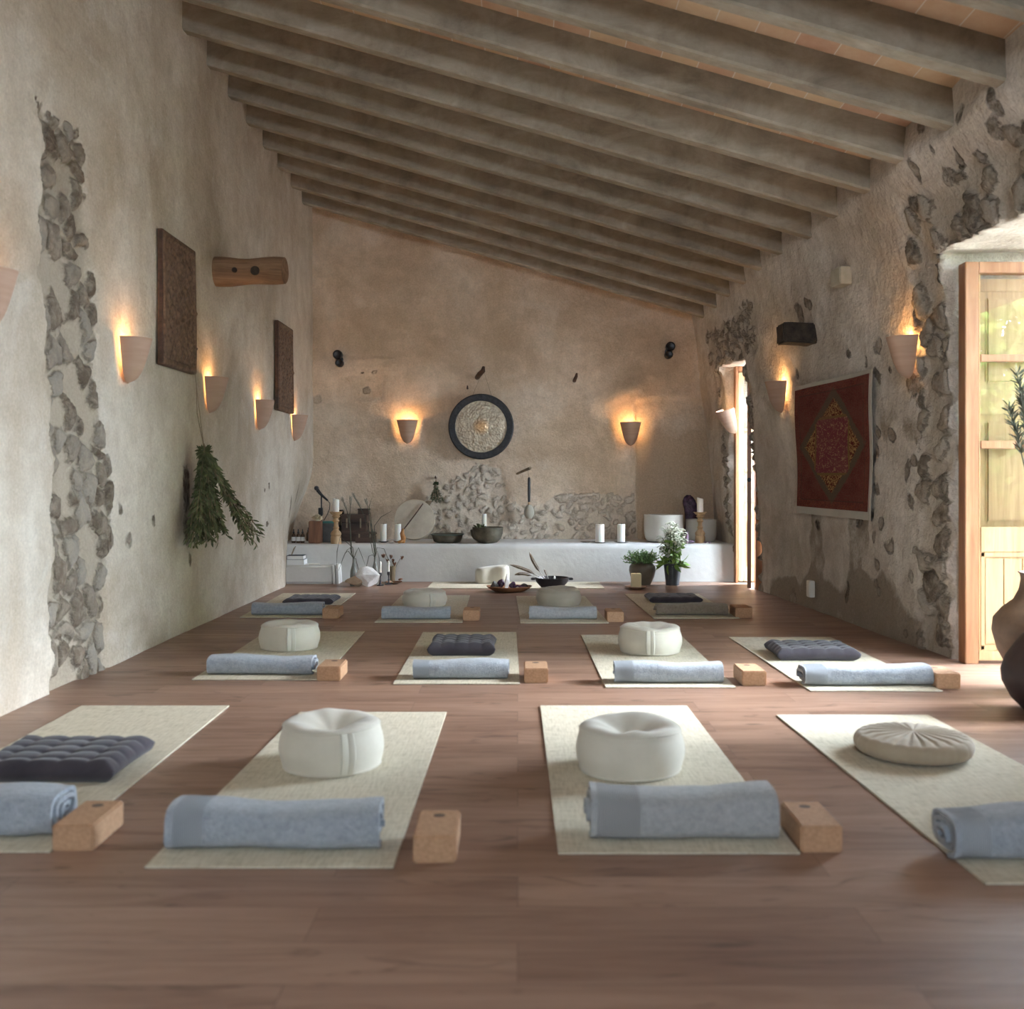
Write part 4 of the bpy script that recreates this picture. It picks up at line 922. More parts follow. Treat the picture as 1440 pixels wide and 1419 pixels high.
obj('string', tube([(0, 0, 0.02), (tip.x*0.5, tip.y*0.5, tip.z*0.5), (tip.x, tip.y, tip.z)], 0.0022, 4), M['twine'], t)
o = obj('wall_nail', tube([(-0.03, 0, 0), (0.035, 0, 0), (0.037, 0, 0.012)], 0.004, 6), M['iron']); o.location = onleft(270, 492); tag(o, 'small nail holding the long string of the olive branches', 'nail')

# carved wooden panels on the left wall
def carved(y0, y1, z0, z1, label, seed):
    t = thing('carved_panel', label, 'panel', (XL+0.012, (y0+y1)/2, z0), group='carved wooden wall panels'); w = y1-y0; h = z1-z0
    ny, nz = 90, 120; yy = np.linspace(-w/2, w/2, ny); zz = np.linspace(0, h, nz); A, B = np.meshgrid(yy, zz, indexing='ij')
    fr = np.minimum(np.minimum(w/2-np.abs(A), B), h-B)
    pat = np.sin(A*75)*np.sin(B*70+2*np.sin(A*20))*0.5+np.sin((A+B)*60)*0.3+fbm(A*25, B*25, 3, seed)
    ln = np.exp(-((B-(0.36*h+0.35*A))/0.012)**2)
    X_ = 0.030+0.011*np.clip(pat, -1, 1)*sm(fr, 0.045, 0.06)+0.012*sm(0.045-fr, 0, 0.01)+0.008*ln-0.01*sm(0.012-fr, 0, 0.012)+0.004*np.sin(B*3+seed)
    bm = bmesh.new(); g_ = [[bm.verts.new((X_[i, j], A[i, j]+0.006*math.sin(B[i, j]*4+seed), B[i, j])) for j in range(nz)] for i in range(ny)]
    bk_ = [[bm.verts.new((0, A[i, j], B[i, j])) for j in (0, nz-1)] for i in (0, ny-1)]
    for i in range(ny-1):
        for j in range(nz-1): bm.faces.new((g_[i][j], g_[i+1][j], g_[i+1][j+1], g_[i][j+1]))
    bm.faces.new([g_[i][0] for i in range(ny)]+[bk_[1][0], bk_[0][0]]); bm.faces.new([g_[i][-1] for i in range(ny)]+[bk_[1][1], bk_[0][1]])
    bm.faces.new(g_[0]+[bk_[0][1], bk_[0][0]]); bm.faces.new(g_[-1]+[bk_[1][1], bk_[1][0]])
    obj('carved_board', bm, M['carved'], t, ang=0.9)
    obj('edge_batten', boxbm((0.012, -w/2-0.014, 0.01), (0.034, -w/2+0.004, h-0.01), 0.003), M['darkwood'], t)
a, b = onleft(219, 318), onleft(264, 353)
carved(a.y, b.y+0.02, 1.735, 2.57, 'carved brown wooden panel on the left wall beside the stone strip', 1)
a, b = onleft(385, 450), onleft(405, 465)
carved(a.y, b.y+0.02, 1.66, 2.48, 'carved brown wooden panel on the left wall beyond the jutting log', 2)
# log
lp = onleft(303, 381); t = thing('log_stub', 'rough round log stub jutting out of the left wall', 'log', lp)
bm = bmesh.new(); pts = []; rs_ = []
for k in range(16):
    q = k/15; pts.append((-0.04+q*0.56, -0.03*q, -0.012*q-0.006*math.sin(q*5))); rs_.append(0.105-0.012*q+0.006*math.sin(q*9))
add_tube(bm, pts, rs_, 40)
for v in bm.verts:
    c_ = Vector((v.co.x, -0.03*(v.co.x+0.04)/0.56, -0.012*(v.co.x+.04)/.56)); a = math.atan2(v.co.z-c_.z, v.co.y-c_.y); k = 1+0.03*math.sin(a*3+v.co.x*4)+0.025*float(fbm(np.array(v.co.x*7), np.array(a*2.2+8), 3, 2)); v.co.y = c_.y+(v.co.y-c_.y)*k; v.co.z = c_.z+(v.co.z-c_.z)*k
obj('log_body', bm, M['log'], t, ang=0.7)
for xx, zz, rr_ in ((0.32, -0.02, 0.028), (0.17, -0.015, 0.016)):
    bm = lathe([(0, 0.001), (rr_*0.5, 0.002), (rr_, 0.006), (rr_*1.2, 0.0), (rr_*1.2, -0.01)], 18); facing(bm)
    for v in bm.verts: v.co += Vector((xx, -0.115, zz))
    obj('knot', bm, M['charred'], t)
# charred beam stub on the right wall
bp = onright(1141, 470); t = thing('beam_stub', 'short charred black timber stub jutting from the right wall', 'beam', bp)
bm = bmesh.new(); add_box(bm, (-0.24, -0.10, -0.075), (0.08, 0.10, 0.075), 0.012); bmesh.ops.subdivide_edges(bm, edges=list(bm.edges), cuts=5, use_grid_fill=True)
for v in bm.verts: v.co += Vector((0.01*float(fbm(np.array(v.co.y*9+3), np.array(v.co.z*9+2), 3)), 0.01*float(fbm(np.array(v.co.x*9+3), np.array(v.co.z*9+2), 3, 2)), 0.01*float(fbm(np.array(v.co.x*9+3), np.array(v.co.y*9+2), 3, 3))))
obj('timber', bm, M['charred'], t, ang=0.5)
# switch box and outlet
def rightplate(x, y, w, h, d, name, label, cat, m, kids=()):
    p = onright(x, y); e = 0.05; tang = Vector((xr(p.y+e, p.z)-xr(p.y-e, p.z), 2*e, 0)).normalized(); a = math.atan2(tang.y, tang.x)-PI/2
    t = thing(name, label, cat, p+Vector((-0.02, 0, 0)), (0, 0, a))
    obj('cover', boxbm((-d, -w/2, -h/2), (0.03, w/2, h/2), 0.004), m, t)
    obj('front_plate', boxbm((-d-0.004, -w/2+0.012, -h/2+0.015), (-d, w/2-0.012, h/2-0.015), 0.001), m, t); return t
rightplate(1189, 390, 0.17, 0.12, 0.05, 'junction_box', 'small cream electrical box high on the right wall', 'box', M['beigebox'])
rightplate(1142, 828, 0.08, 0.13, 0.012, 'wall_outlet', 'white outlet plate low on the right wall near the floor', 'outlet', M['plate'])
# rug
def rug_mat():
    t = NT('woven_rug'); uv = t.n('ShaderNodeUVMap'); uv.uv_map = 'UVMap'; sp_ = t.n('ShaderNodeSeparateXYZ'); t.l(uv.outputs[0], sp_.inputs[0]); u, v = sp_.outputs[0], sp_.outputs[1]
    au = t.math('ABSOLUTE', t.math('SUBTRACT', u, 0.5)); av = t.math('ABSOLUTE', t.math('SUBTRACT', v, 0.5))
    sc = t.n('ShaderNodeVectorMath', operation='MULTIPLY'); t.l(uv.outputs[0], sc.inputs[0]); sc.inputs[1].default_value = (1.0, 1.25, 1)
    nz = t.noise(sc.outputs[0], 70, 3, 0.7); nl = t.noise(sc.outputs[0], 6, 5, 0.6); sp2 = t.noise(sc.outputs[0], 38, 2, 0.6, 1.5)
    field = t.ramp(nl, [(0.3, (0.115, 0.03, 0.022)), (0.5, (0.155, 0.042, 0.034)), (0.75, (0.18, 0.062, 0.052))])
    field = t.mix(t.ramp(nz, [(0.45, 0.0), (0.65, 0.55)]), field, (0.17, 0.095, 0.075))
    d = t.math('ADD', t.math('DIVIDE', au, 0.41), t.math('DIVIDE', av, 0.41))
    d = t.math('ADD', d, t.math('MULTIPLY', t.math('SUBTRACT', nz, 0.5), 0.28)); grey = (0.115, 0.085, 0.06); c = t.mix(t.math('LESS_THAN', d, 1.12), field, grey)
    gold = t.mix(t.ramp(sp2, [(0.47, 0.0), (0.53, 1.0)]), (0.115, 0.025, 0.018), (0.36, 0.22, 0.09))
    c = t.mix(t.math('LESS_THAN', d, 0.92), c, gold)
    inr = t.math('MULTIPLY', t.math('LESS_THAN', au, 0.215), t.math('LESS_THAN', av, 0.215))
    inr2 = t.math('MULTIPLY', t.math('LESS_THAN', au, 0.235), t.math('LESS_THAN', av, 0.235))
    ctr = t.mix(t.ramp(sp2, [(0.56, 0.0), (0.62, 0.9)]), (0.19, 0.05, 0.058), (0.38, 0.24, 0.13))
    c = t.mix(t.math('MULTIPLY', inr2, t.math('LESS_THAN', d, 1.0)), c, (0.20, 0.12, 0.05)); c = t.mix(t.math('MULTIPLY', inr, t.math('LESS_THAN', d, 1.0)), c, ctr)
    bord = t.math('MAXIMUM', t.math('GREATER_THAN', au, 0.425), t.math('GREATER_THAN', av, 0.44))
    c = t.mix(t.math('MULTIPLY', bord, t.ramp(sp2, [(0.5, 0.0), (0.65, 0.5)])), c, (0.30, 0.09, 0.05))
    mx_ = t.math('MAXIMUM', t.math('DIVIDE', au, 0.5), t.math('DIVIDE', av, 0.5))
    ln = t.math('MULTIPLY', t.math('GREATER_THAN', mx_, 0.86), t.math('LESS_THAN', mx_, 0.885)); c = t.mix(t.math('MULTIPLY', ln, 0.6), c, (0.09, 0.05, 0.04))
    c = t.mix(0.6, c, t.ramp(t.noise(sc.outputs[0], 120, 4, 0.8), [(0.3, 0.5), (0.7, 1.35)]), 'MULTIPLY')
    c = t.mix(t.ramp(t.noise(sc.outputs[0], 3.5, 4, 0.6), [(0.5, 0.0), (0.75, 0.45)]), c, (0.20, 0.10, 0.075))
    t.col(c); t.set(Roughness=1.0); t.b.inputs['Specular IOR Level'].default_value = 0.05; t.bump(nz, 0.5, 0.004); return t.m
rug_m = rug_mat()
def wallsheet(corners, off, m, name, parent, nu=44, nv=52, wave=0.012, inset=(0, 0, 0, 0), thick=0.006):
    TL, TR, BR, BL = corners; c0 = parent.location; grid = []; me_v = []
    bm = bmesh.new(); uvl = bm.loops.layers.uv.new('UVMap'); G = []
    def P_(u, v, o_):
        x = (TL[0]*(1-u)+TR[0]*u)*(1-v)+(BL[0]*(1-u)+BR[0]*u)*v; y = (TL[1]*(1-u)+TR[1]*u)*(1-v)+(BL[1]*(1-u)+BR[1]*u)*v
        p = onright(x, y); p.x -= o_+wave*math.sin(u*7+v*3)*math.sin(v*5+1); return p-c0
    for o_ in (off, off-thick):
        G.append([[bm.verts.new(P_(inset[0]+(1-inset[0]-inset[1])*i/nu, inset[2]+(1-inset[2]-inset[3])*j/nv, o_)) for j in range(nv+1)] for i in range(nu+1)])
    for g_ in G:
        for i in range(nu):
            for j in range(nv):
                f = bm.faces.new((g_[i][j], g_[i+1][j], g_[i+1][j+1], g_[i][j+1]))
                for l, (a, b) in zip(f.loops, ((i, j), (i+1, j), (i+1, j+1), (i, j+1))): l[uvl].uv = (a/nu, 1-b/nv)
    A, B = G
    for i in range(nu):
        for j in (0, nv): bm.faces.new((A[i][j], A[i+1][j], B[i+1][j], B[i][j]))
    for j in range(nv):
        for i in (0, nu): bm.faces.new((A[i][j], A[i][j+1], B[i][j+1], B[i][j]))
    return obj(name, bm, m, parent, ang=0.8)
rc = onright(1180, 630); rt = thing('wall_rug', 'old red and gold patterned rug hanging on the right wall', 'rug', rc)
cn = [(1124, 545), (1235, 518), (1231, 732), (1126, 721)]
wallsheet(cn, 0.035, M['linen'], 'cloth_backing', rt)
wallsheet(cn, 0.043, rug_m, 'woven_field', rt, inset=(0.018, 0.03, 0.03, 0.055))

# ---------- on the ledge ----------
def onledge(x, Y=10.7): return Vector(((x-VX)*Y/F_, Y, LZ))
def lz(y, Y): return H-(y-VY)*Y/F_-LZ
def pillar(x, Y, wpx, ytop, ybot, label, z0=None, m='wax', dish=None, slant=0.0, group='white pillar candles'):
    r = wpx*Y/F_/2; zb = LZ if z0 is None else z0; hh = H-(ytop-VY)*Y/F_-(H-(ybot-VY)*Y/F_)
    t = thing('pillar_candle', label, 'candle', ((x-VX)*Y/F_, Y, zb), group=group)
    bm = lathe([(0, 0), (r, 0), (r, hh-0.004), (r*0.93, hh), (r*0.8, hh-0.003), (0, hh-0.008)], 28)
    for v in bm.verts:
        if v.co.z > hh*0.5: v.co.z += slant*v.co.x
    wx = obj('wax', bm, M[m], t, ang=0.6); obj('wick', tube([(0, 0, hh-0.01), (0.001, 0, hh+0.012)], 0.0018, 5), M['wick'], t); return t
def saucer(loc, r, h, m, label, name='dish'):
    o = obj(name, lathe([(0, 0), (r*0.5, 0), (r*0.55, 0.003), (r, h), (r*0.97, h+0.003), (r*0.5, 0.008), (0, 0.007)], 32), M[m]); o.location = loc; return tag(o, label, 'dish')
# small dropper bottles
for i, (x, lab) in enumerate(((413, 'dark dropper bottle with white label, leftmost on the ledge'), (419.5, 'dark dropper bottle with white label, middle of the three'), (425.5, 'amber dropper bottle with yellowish look beside the wooden block'), (433.5, 'small dark bottle behind, close to the wooden block'))):
    Y = 10.55 if i < 3 else 10.9; p = onledge(x, Y); t = thing('dropper_bottle', lab, 'bottle', p, group='dropper bottles'); r = 0.021
    obj('glass_body', lathe([(0, 0), (r, 0), (r, 0.075), (r*0.8, 0.088), (0.009, 0.094), (0.009, 0.1), (0, 0.1)], 20), M['amber'], t)
    obj('dropper_cap', lathe([(0, 0.099), (0.011, 0.099), (0.011, 0.113), (0.006, 0.116), (0.006, 0.135), (0.003, 0.142), (0, 0.143)], 14), M['black'], t)
    if i < 3: obj('paper_label', lathe([(r+0.0008, 0.02), (r+0.0008, 0.062)], 20), M['label'], t)
bx = thing('burl_block', 'reddish brown wooden block under the dried cream flower', 'box', onledge(444.5, 10.55)); obj('block_body', boxbm((-0.065, -0.07, 0), (0.055, 0.07, 0.225), 0.006), M['redbox'], bx)
fl_ = thing('dried_flower', 'dried cream flower head on top of the brown wooden block', 'flower', onledge(446, 10.55)+Vector((0, 0, 0.225)))
bm = bmesh.new(); random.seed(4)
for k in range(46):
    a = k*2.4; e = 0.2+1.2*(k/46); add_leaf(bm, (0, 0, 0.012), (math.cos(a)*math.cos(e), math.sin(a)*math.cos(e), math.sin(e)), 0.06, 0.03, 0.3)
obj('petals', bm, M['flower'], fl_); obj('flower_base', lathe([(0, 0), (0.025, 0), (0.03, 0.02), (0, 0.03)], 14), M['flower'], fl_)
tj = thing('lidded_box', 'dark slate box with teal lid behind the turned wooden candleholder', 'box', onledge(463, 10.75)); obj('box_body', boxbm((-0.09, -0.07, 0), (0.09, 0.07, 0.195), 0.005), M['slate'], tj); obj('box_lid', boxbm((-0.085, -0.065, 0.195), (0.085, 0.065, 0.215), 0.005), M['teal'], tj)
# microphone on a stand
Ym = 10.85; mp_ = onledge(452, Ym); t = thing('microphone', 'black microphone on a short stand tilted up to the left', 'microphone', mp_)
def lp_(x, y): return Vector(((x-452)*Ym/F_, 0, lz(y, Ym)))
obj('stand_base', lathe([(0, 0), (0.07, 0), (0.07, 0.012), (0.02, 0.02), (0, 0.02)], 28), M['black'], t)
obj('stand_pole', tube([(0, 0, 0.015), lp_(452, 698)], 0.008, 10), M['black'], t)
obj('clamp', boxbm((-0.03, -0.02, lz(725, Ym)), (0.015, 0.02, lz(714, Ym)), 0.004), M['black'], t)
mb_ = obj('microphone_body', tube([lp_(446.5, 689), lp_(448, 691), lp_(452, 696), lp_(461, 704)], [0.019, 0.018, 0.014, 0.009], 14), M['black'], t)
bm = bmesh.new(); bmesh.ops.create_uvsphere(bm, u_segments=18, v_segments=12, radius=0.025); [setattr(v, 'co', v.co+lp_(445, 686.5)) for v in bm.verts]; obj('microphone_grille', bm, M['iron'], mb_)
obj('cable', tube([lp_(461, 704), lp_(464, 708), lp_(463.5, 716), lp_(460, 724), lp_(455, 733), Vector((0.01, -0.03, 0.03))], 0.004, 6), M['black'], t)
# turned wooden candleholders
def turned(x, Y, ytop, label, rpx, clab, cw, ct, group='turned wooden candleholders'):
    p = onledge(x, Y); t = thing('candleholder', label, 'candleholder', p, group=group); h = lz(ytop, Y); R_ = rpx*Y/F_
    pr_ = [(0, 0), (R_*0.95, 0), (R_*0.98, 0.22), (R_*0.85, 0.25), (R_*0.98, 0.29), (R_, 0.33), (R_*0.75, 0.40), (R_*0.5, 0.44), (R_*0.48, 0.48), (R_*0.6, 0.52), (R_*0.42, 0.56), (R_*0.40, 0.68), (R_*0.66, 0.73), (R_*0.45, 0.78), (R_*0.5, 0.84), (R_*0.8, 0.88), (R_*0.55, 0.92), (R_*1.0, 0.96), (R_*1.1, 1.0), (0, 0.985)]
    obj('turned_body', lathe([(a, b*h) for a, b in pr_], 32), M['turned'], t, ang=0.9)
    obj('drip_plate', lathe([(0, h), (R_*1.1, h), (R_*1.3, h+0.008), (R_*1.28, h+0.011), (R_*0.9, h+0.004), (0, h+0.003)], 32), M['turned'], t)
    pillar(x, Y, cw, ct, ytop, clab, z0=LZ+h+0.003, slant=-0.25)
turned(472.5, 10.42, 721, 'left turned wooden candleholder in front of the dark box', 7.6, 'white pillar candle on the left turned holder', 9, 702)
turned(984.5, 10.55, 721.5, 'right turned wooden candleholder before the white bowl', 7.2, 'white pillar candle on the right turned holder', 9, 701)
# dark wooden chest with lid, small box on top, long case
def chest(name, x0, x1, y0, Y, d, label, m, parts=True):
    xa_ = (x0-VX)*Y/F_; xb_ = (x1-VX)*Y/F_; h = lz(y0, Y); c = Vector(((xa_+xb_)/2, Y, LZ)); w = xb_-xa_
    t = thing(name, label, 'box', c)
    obj('box_body', boxbm((-w/2, -d/2, 0), (w/2, d/2, h*0.68), 0.006), M[m], t)
    obj('box_lid', boxbm((-w/2-0.006, -d/2-0.006, h*0.69), (w/2+0.006, d/2+0.006, h), 0.01), M[m], t)
    bm = bmesh.new()
    for q in (-0.28, 0.28): add_box(bm, (q*w-0.008, -d/2-0.009, h*0.5), (q*w+0.008, -d/2-0.005, h*0.85), 0.001)
    obj('clasp', bm, M['brasscup'], t); return t, h
_, hc = chest('wooden_chest', 483, 517, 723, 10.92, 0.24, 'dark wooden chest behind the dried grasses on the ledge', 'darkwood')
sb_ = thing('small_box', 'small dark box standing on top of the wooden chest', 'box', Vector(((512-VX)*10.92/F_, 10.92, LZ+hc))); obj('box_body', boxbm((-0.058, -0.05, 0), (0.058, 0.05, 0.045), 0.003), M['darkwood'], sb_); obj('box_lid', boxbm((-0.062, -0.054, 0.045), (0.062, 0.054, 0.058), 0.003), M['charred'], sb_)
chest('wooden_case', 501, 528, 748, 10.6, 0.16, 'low brown wooden case before the dark chest', 'darkwood')
chest('narrow_box', 477, 482.3, 717, 10.98, 0.1, 'tall narrow dark wooden box beside the left turned holder', 'charred')
for x, lab in ((539.5, 'white pillar candle on the ledge beside the brown case'), (559.5, 'white pillar candle just left of the drum')):
    saucer(onledge(x, 10.62), 0.055, 0.012, 'iron' if x < 550 else 'dish', 'small dish under the pillar candle '+('beside the brown case' if x < 550 else 'left of the drum'))
    pillar(x, 10.62, 9.2, 738.5, 763, lab, z0=LZ+0.009, slant=0.1)
rock('stone_cone', M['shell'], (0.075, 0.06, 0.035), 3, loc=onledge(550, 10.45)); tag(bpy.context.scene.objects['stone_cone'], 'small pale pointed stone between two pillar candles', 'stone')
o = thing('wood_carving', 'small orange wooden carving beside the frame drum', 'ornament', onledge(566.5, 10.5)); obj('carving_body', tube([(0, 0, 0), (0.006, 0, 0.05), (-0.008, 0, 0.10), (0.004, 0, 0.15)], [0.02, 0.026, 0.022, 0.008], 12), M['ochre'], o)
o = rock('orange_stone', M['ochre'], (0.07, 0.06, 0.05), 8, loc=onledge(562.5, 10.42)); tag(o, 'rough orange stone at the foot of the wooden carving', 'stone')
# frame drum leaning on the wall
Rd = 28.3*11/F_; dp = Vector(((583.5-VX)*11.0/F_, 10.93, LZ+0.01)); t = thing('frame_drum', 'round pale frame drum leaning against the back wall', 'drum', dp, (math.radians(-12), 0, 0))
def up_(bm): facing(bm); [setattr(v, 'co', v.co+Vector((0, 0, Rd))) for v in bm.verts]; return bm
obj('drum_hoop', up_(lathe([(Rd-0.01, -0.03), (Rd, -0.03), (Rd, 0.028), (Rd-0.006, 0.032), (Rd-0.012, 0.03)], 64)), M['drumrim'], t)
obj('drumskin', up_(lathe([(0, 0.033), (Rd*0.5, 0.033), (Rd-0.012, 0.032), (Rd-0.002, 0.029)], 64)), M['drumskin'], t)
bt = tube([(-0.11, -0.055, 0.10), (0.0, -0.052, 0.25), (0.09, -0.05, 0.38)], [0.006, 0.007, 0.006], 8); o = obj('drum_beater', bt, M['darkwood']); o.parent = None; o.location = dp+Vector((0, -0.0, 0)); o.rotation_euler = (math.radians(-12), 0, 0); tag(o, 'thin wooden stick leaning diagonally across the frame drum', 'stick')
rb = rock('knotted_root', M['stem'], (0.11, 0.07, 0.08), 21, loc=(0, 0, 0)); rb.location = onback(601, 712, 0.16); tag(rb, 'small gnarled root tip at the upper right of the drum', 'root'); rb.parent = None
# bowls
def bowl(x, Y, rpx, ytop, label, prof, m, band=None, name='bowl', group=None):
    p = onledge(x, Y); R_ = rpx*Y/F_; h = lz(ytop, Y); t = thing(name, label, 'bowl', p, group=group)
    outer = [(a*R_, b*h) for a, b in prof]; inner = [(max(0.0, a*R_-0.008), max(b*h, 0.012)) for a, b in reversed(prof)]; inner[-1] = (0, 0.012)
    obj('bowl_body', lathe([(0, 0)]+outer+[(outer[-1][0]-0.004, h+0.003)]+inner, 48), M[m], t, ang=0.9)
    if band: obj('rim_band', lathe([(outer[-2][0]*1.0+0.002, outer[-2][1]), (outer[-1][0]+0.002, h-0.002), (outer[-1][0]+0.006, h+0.002), (outer[-1][0]-0.01, h+0.004)], 48), M[band], t)
    return t, h
bowl(629, 10.55, 23.5, 751, 'wide shallow greenish bronze bowl on the ledge right of the drum', [(0.55, 0), (0.8, 0.18), (0.88, 0.55), (0.93, 0.88), (1.0, 1.0)], 'patina', 'verdigris')
Bb, hb = bowl(686, 10.5, 22, 741.5, 'deep dark bronze bowl on the ledge under the gong', [(0.35, 0), (0.6, 0.06), (0.84, 0.3), (0.95, 0.6), (1.0, 1.0)], 'patina')
o = bowl(679, 10.85, 18, 745, 'half hidden dark bowl behind the deep bronze bowl', [(0.4, 0), (0.7, 0.15), (0.92, 0.5), (1.0, 1.0)], 'patina')
pillar(681, 11.0, 6.5, 726, 763, 'slim white candle standing behind the deep bronze bowl')
lf_ = thing('leaf_sprig', 'small sprig of leaves poking out of the deep bronze bowl', 'leaves', Bb.location+Vector((-0.09, -0.02, 0.02))); bm = bmesh.new(); random.seed(2)
for k in range(12): add_leaf(bm, (random.uniform(-.03, .03), 0, hb-0.045), (random.uniform(-1, 1), random.uniform(-.5, .5), 1.0), 0.07, 0.03)
obj('foliage', bm, M['herb'], lf_); obj('stems', tube([(0, 0, 0.03), (0, 0, hb-0.02)], 0.003, 5), M['stem'], lf_)
for x, lab in ((843.5, 'white pillar candle on the right half of the ledge, left of a pair'), (873.5, 'white pillar candle on the right half of the ledge, right of a pair')):
    saucer(onledge(x, 10.55)+Vector((0, 0, 0)), 0.095 if x < 850 else 0.075, 0.012, 'greydish', 'shallow grey dish under '+lab.split(',')[1].strip()+' of pillar candles' if False else ('wide grey dish under the left candle of the right pair' if x < 850 else 'grey dish under the right candle of the right pair'))
    pillar(x, 10.55, 12.5 if x < 850 else 11, 738, 763, lab, z0=LZ+0.009, slant=0.05)
saucer(onledge(824, 10.6), 0.06, 0.010, 'greydish', 'small flat grey dish left of the paired pillar candles')
# frosted singing bowls
bowl(933, 10.75, 27.5, 724, 'larger white frosted bowl on the ledge, left of two', [(0.62, 0), (0.82, 0.035), (0.94, 0.15), (0.99, 0.32), (1.0, 0.6), (1.0, 1.0)], 'frost', name='singing_bowl', group='white frosted singing bowls')
bowl(986, 10.78, 21.5, 730.5, 'smaller white frosted bowl on the ledge behind the right candleholder', [(0.62, 0), (0.82, 0.035), (0.94, 0.15), (0.99, 0.32), (1.0, 0.6), (1.0, 1.0)], 'frost', name='singing_bowl', group='white frosted singing bowls')
def gf2(p, a, r, z): k = 1+0.10*math.sin(3*a+z*9)+0.05*math.sin(7*a+z*31)+0.04*math.sin(11*a-z*47); return Vector((p.x*k+0.02*math.sin(z*8), p.y*k*0.8, z+0.01*math.sin(a*4)))
am = obj('amethyst_geode', lathe([(0, 0), (0.07, 0), (0.075, 0.1), (0.075, 0.2), (0.07, 0.3), (0.072, 0.38), (0.068, 0.42), (0.05, 0.455), (0.02, 0.475), (0, 0.48)], 40, fn=gf2), M['amethyst']); am.location = onledge(970, 11.0); tag(am, 'tall dark purple crystal geode behind the white bowls', 'crystal')
for i, (x, s, lab) in enumerate(((966, (0.045, 0.03, 0.12), 'small grey purple crystal point between the white bowls'), (972, (0.07, 0.05, 0.035), 'purple crystal chunk left of the right candleholder'), (992, (0.05, 0.04, 0.025), 'purple crystal chunk just right of the right candleholder'), (998, (0.035, 0.03, 0.02), 'tiny purple crystal rightmost on the ledge'))):
    o = rock('purple_crystal', M['purple'], s, 40+i, loc=onledge(x, 10.47)); tag(o, lab, 'crystal')

# ---------- step and left floor corner ----------
def book(x0, x1, z0, z1, y0, y1, name, label, m, rot=0):
    t = thing(name, label, 'book', ((x0+x1)/2, (y0+y1)/2, z0), (0, 0, rot)); w = x1-x0; d = y1-y0; h = z1-z0
    obj('pages', boxbm((-w/2+0.004, -d/2+0.004, 0.003), (w/2-0.003, d/2-0.004, h-0.003)), M['label'], t, sm=False)
    bm = bmesh.new(); add_box(bm, (-w/2, -d/2, 0), (w/2, d/2, 0.003)); add_box(bm, (-w/2, -d/2, h-0.003), (w/2, d/2, h)); add_box(bm, (-w/2, -d/2, 0), (-w/2+0.003, d/2, h)); obj('cover', bm, M[m], t, sm=False); return t
Ys = 10.2; sx_ = Ys/F_
book((406-VX)*sx_, (430-VX)*sx_, 0.186, 0.235, 10.12, 10.29, 'white_box_book', 'white book lying on the low step, under the dark one', 'whitebook')
book((405-VX)*sx_, (428.5-VX)*sx_, 0.2355, 0.275, 10.13, 10.28, 'dark_book', 'dark blue book on top of the white one on the low step', 'navy', 0.03)
o = obj('wooden_stick', tube([(0, 0, 0), (0.02, 0.02, 0.06), (0.035, 0.03, 0.085)], [0.006, 0.007, 0.003], 8), M['stem']); o.location = ((410-VX)*sx_, 10.2, 0.2755); tag(o, 'short brown stick standing on the dark book', 'stick')
o = obj('white_pen', tube([(0, 0, 0.006), (0.11, 0.01, 0.006)], 0.006, 8), M['plate']); o.location = ((436-VX)*sx_, 10.13, 0.186); tag(o, 'small white pen lying at the right end of the step', 'pen')
for i, (x, lab) in enumerate(((470.5, 'thin white board leaning on end at the step, left of two'), (475, 'thin white board leaning on end beside the step, right of two'))):
    o = obj('white_board', boxbm((-0.011, -0.10, 0), (0.011, 0.10, 0.19), 0.002), M['label']); o.location = ((x-VX)*10.15/F_+0.012, 10.17, 0.0); o.rotation_euler = (0, -0.05, 0); tag(o, lab, 'board', 'white boards by the step')
# vases with grasses
def grassvase(x, yb, label, seed, glab, pl):
    p = onfloor(x, yb); t = thing('glass_vase', label, 'vase', p, group='slim milky glass vases')
    obj('vase_body', lathe([(0, 0), (0.032, 0), (0.036, 0.01), (0.036, 0.10), (0.031, 0.15), (0.018, 0.20), (0.012, 0.23), (0.012, 0.262), (0.015, 0.266), (0.011, 0.266), (0.009, 0.23), (0.03, 0.10), (0.03, 0.012), (0, 0.012)], 28), M['bottle'], t)
    random.seed(seed); gt = thing('dried_grass', glab, 'dried grass', p+Vector((0, 0, 0.02)), group='dried grasses in vases')
    bm = bmesh.new(); Yv = p.y
    for pts in pl:
        w = [Vector(((px-x)*Yv/F_*1.0, random.uniform(-0.02, 0.02), H-(py-VY)*Yv/F_-0.02)) for px, py in pts]
        w = [Vector((0, 0, 0.02)), Vector((0, 0, 0.24))]+w; n_ = len(w); add_tube(bm, w, [0.0035]*(n_-1)+[0.001], 5)
    obj('blades', bm, M['darkstem'], gt)
    bm = bmesh.new()
    for pts in pl[:2]:
        a, b = pts[-2], pts[-1]; A = Vector(((a[0]-x)*Yv/F_, 0, H-(a[1]-VY)*Yv/F_-0.02)); B = Vector(((b[0]-x)*Yv/F_, 0, H-(b[1]-VY)*Yv/F_-0.02))
        for k in range(70): q = random.random(); add_leaf(bm, A.lerp(B, q), (B-A).normalized()+Vector((random.uniform(-.4, .4), random.uniform(-.4, .4), 0.1)), 0.045, 0.006)
    obj('plumes', bm, M['plume'], gt)
grassvase(497.5, 824, 'slim milky glass vase behind the white rock, left of two', 3, 'long dried grasses standing in the left slim vase', [[(494, 780), (492, 740), (488, 718), (482, 704)], [(495, 780), (492, 730), (493, 712), (493, 703)], [(490, 775), (486, 777), (482, 785), (476, 803)], [(500, 778), (504, 770), (510, 785), (514, 795)], [(496, 770), (478, 755), (474, 775), (473, 800)], [(500, 785), (503, 795), (505, 805)], [(492, 770), (488, 774), (484, 782)]])
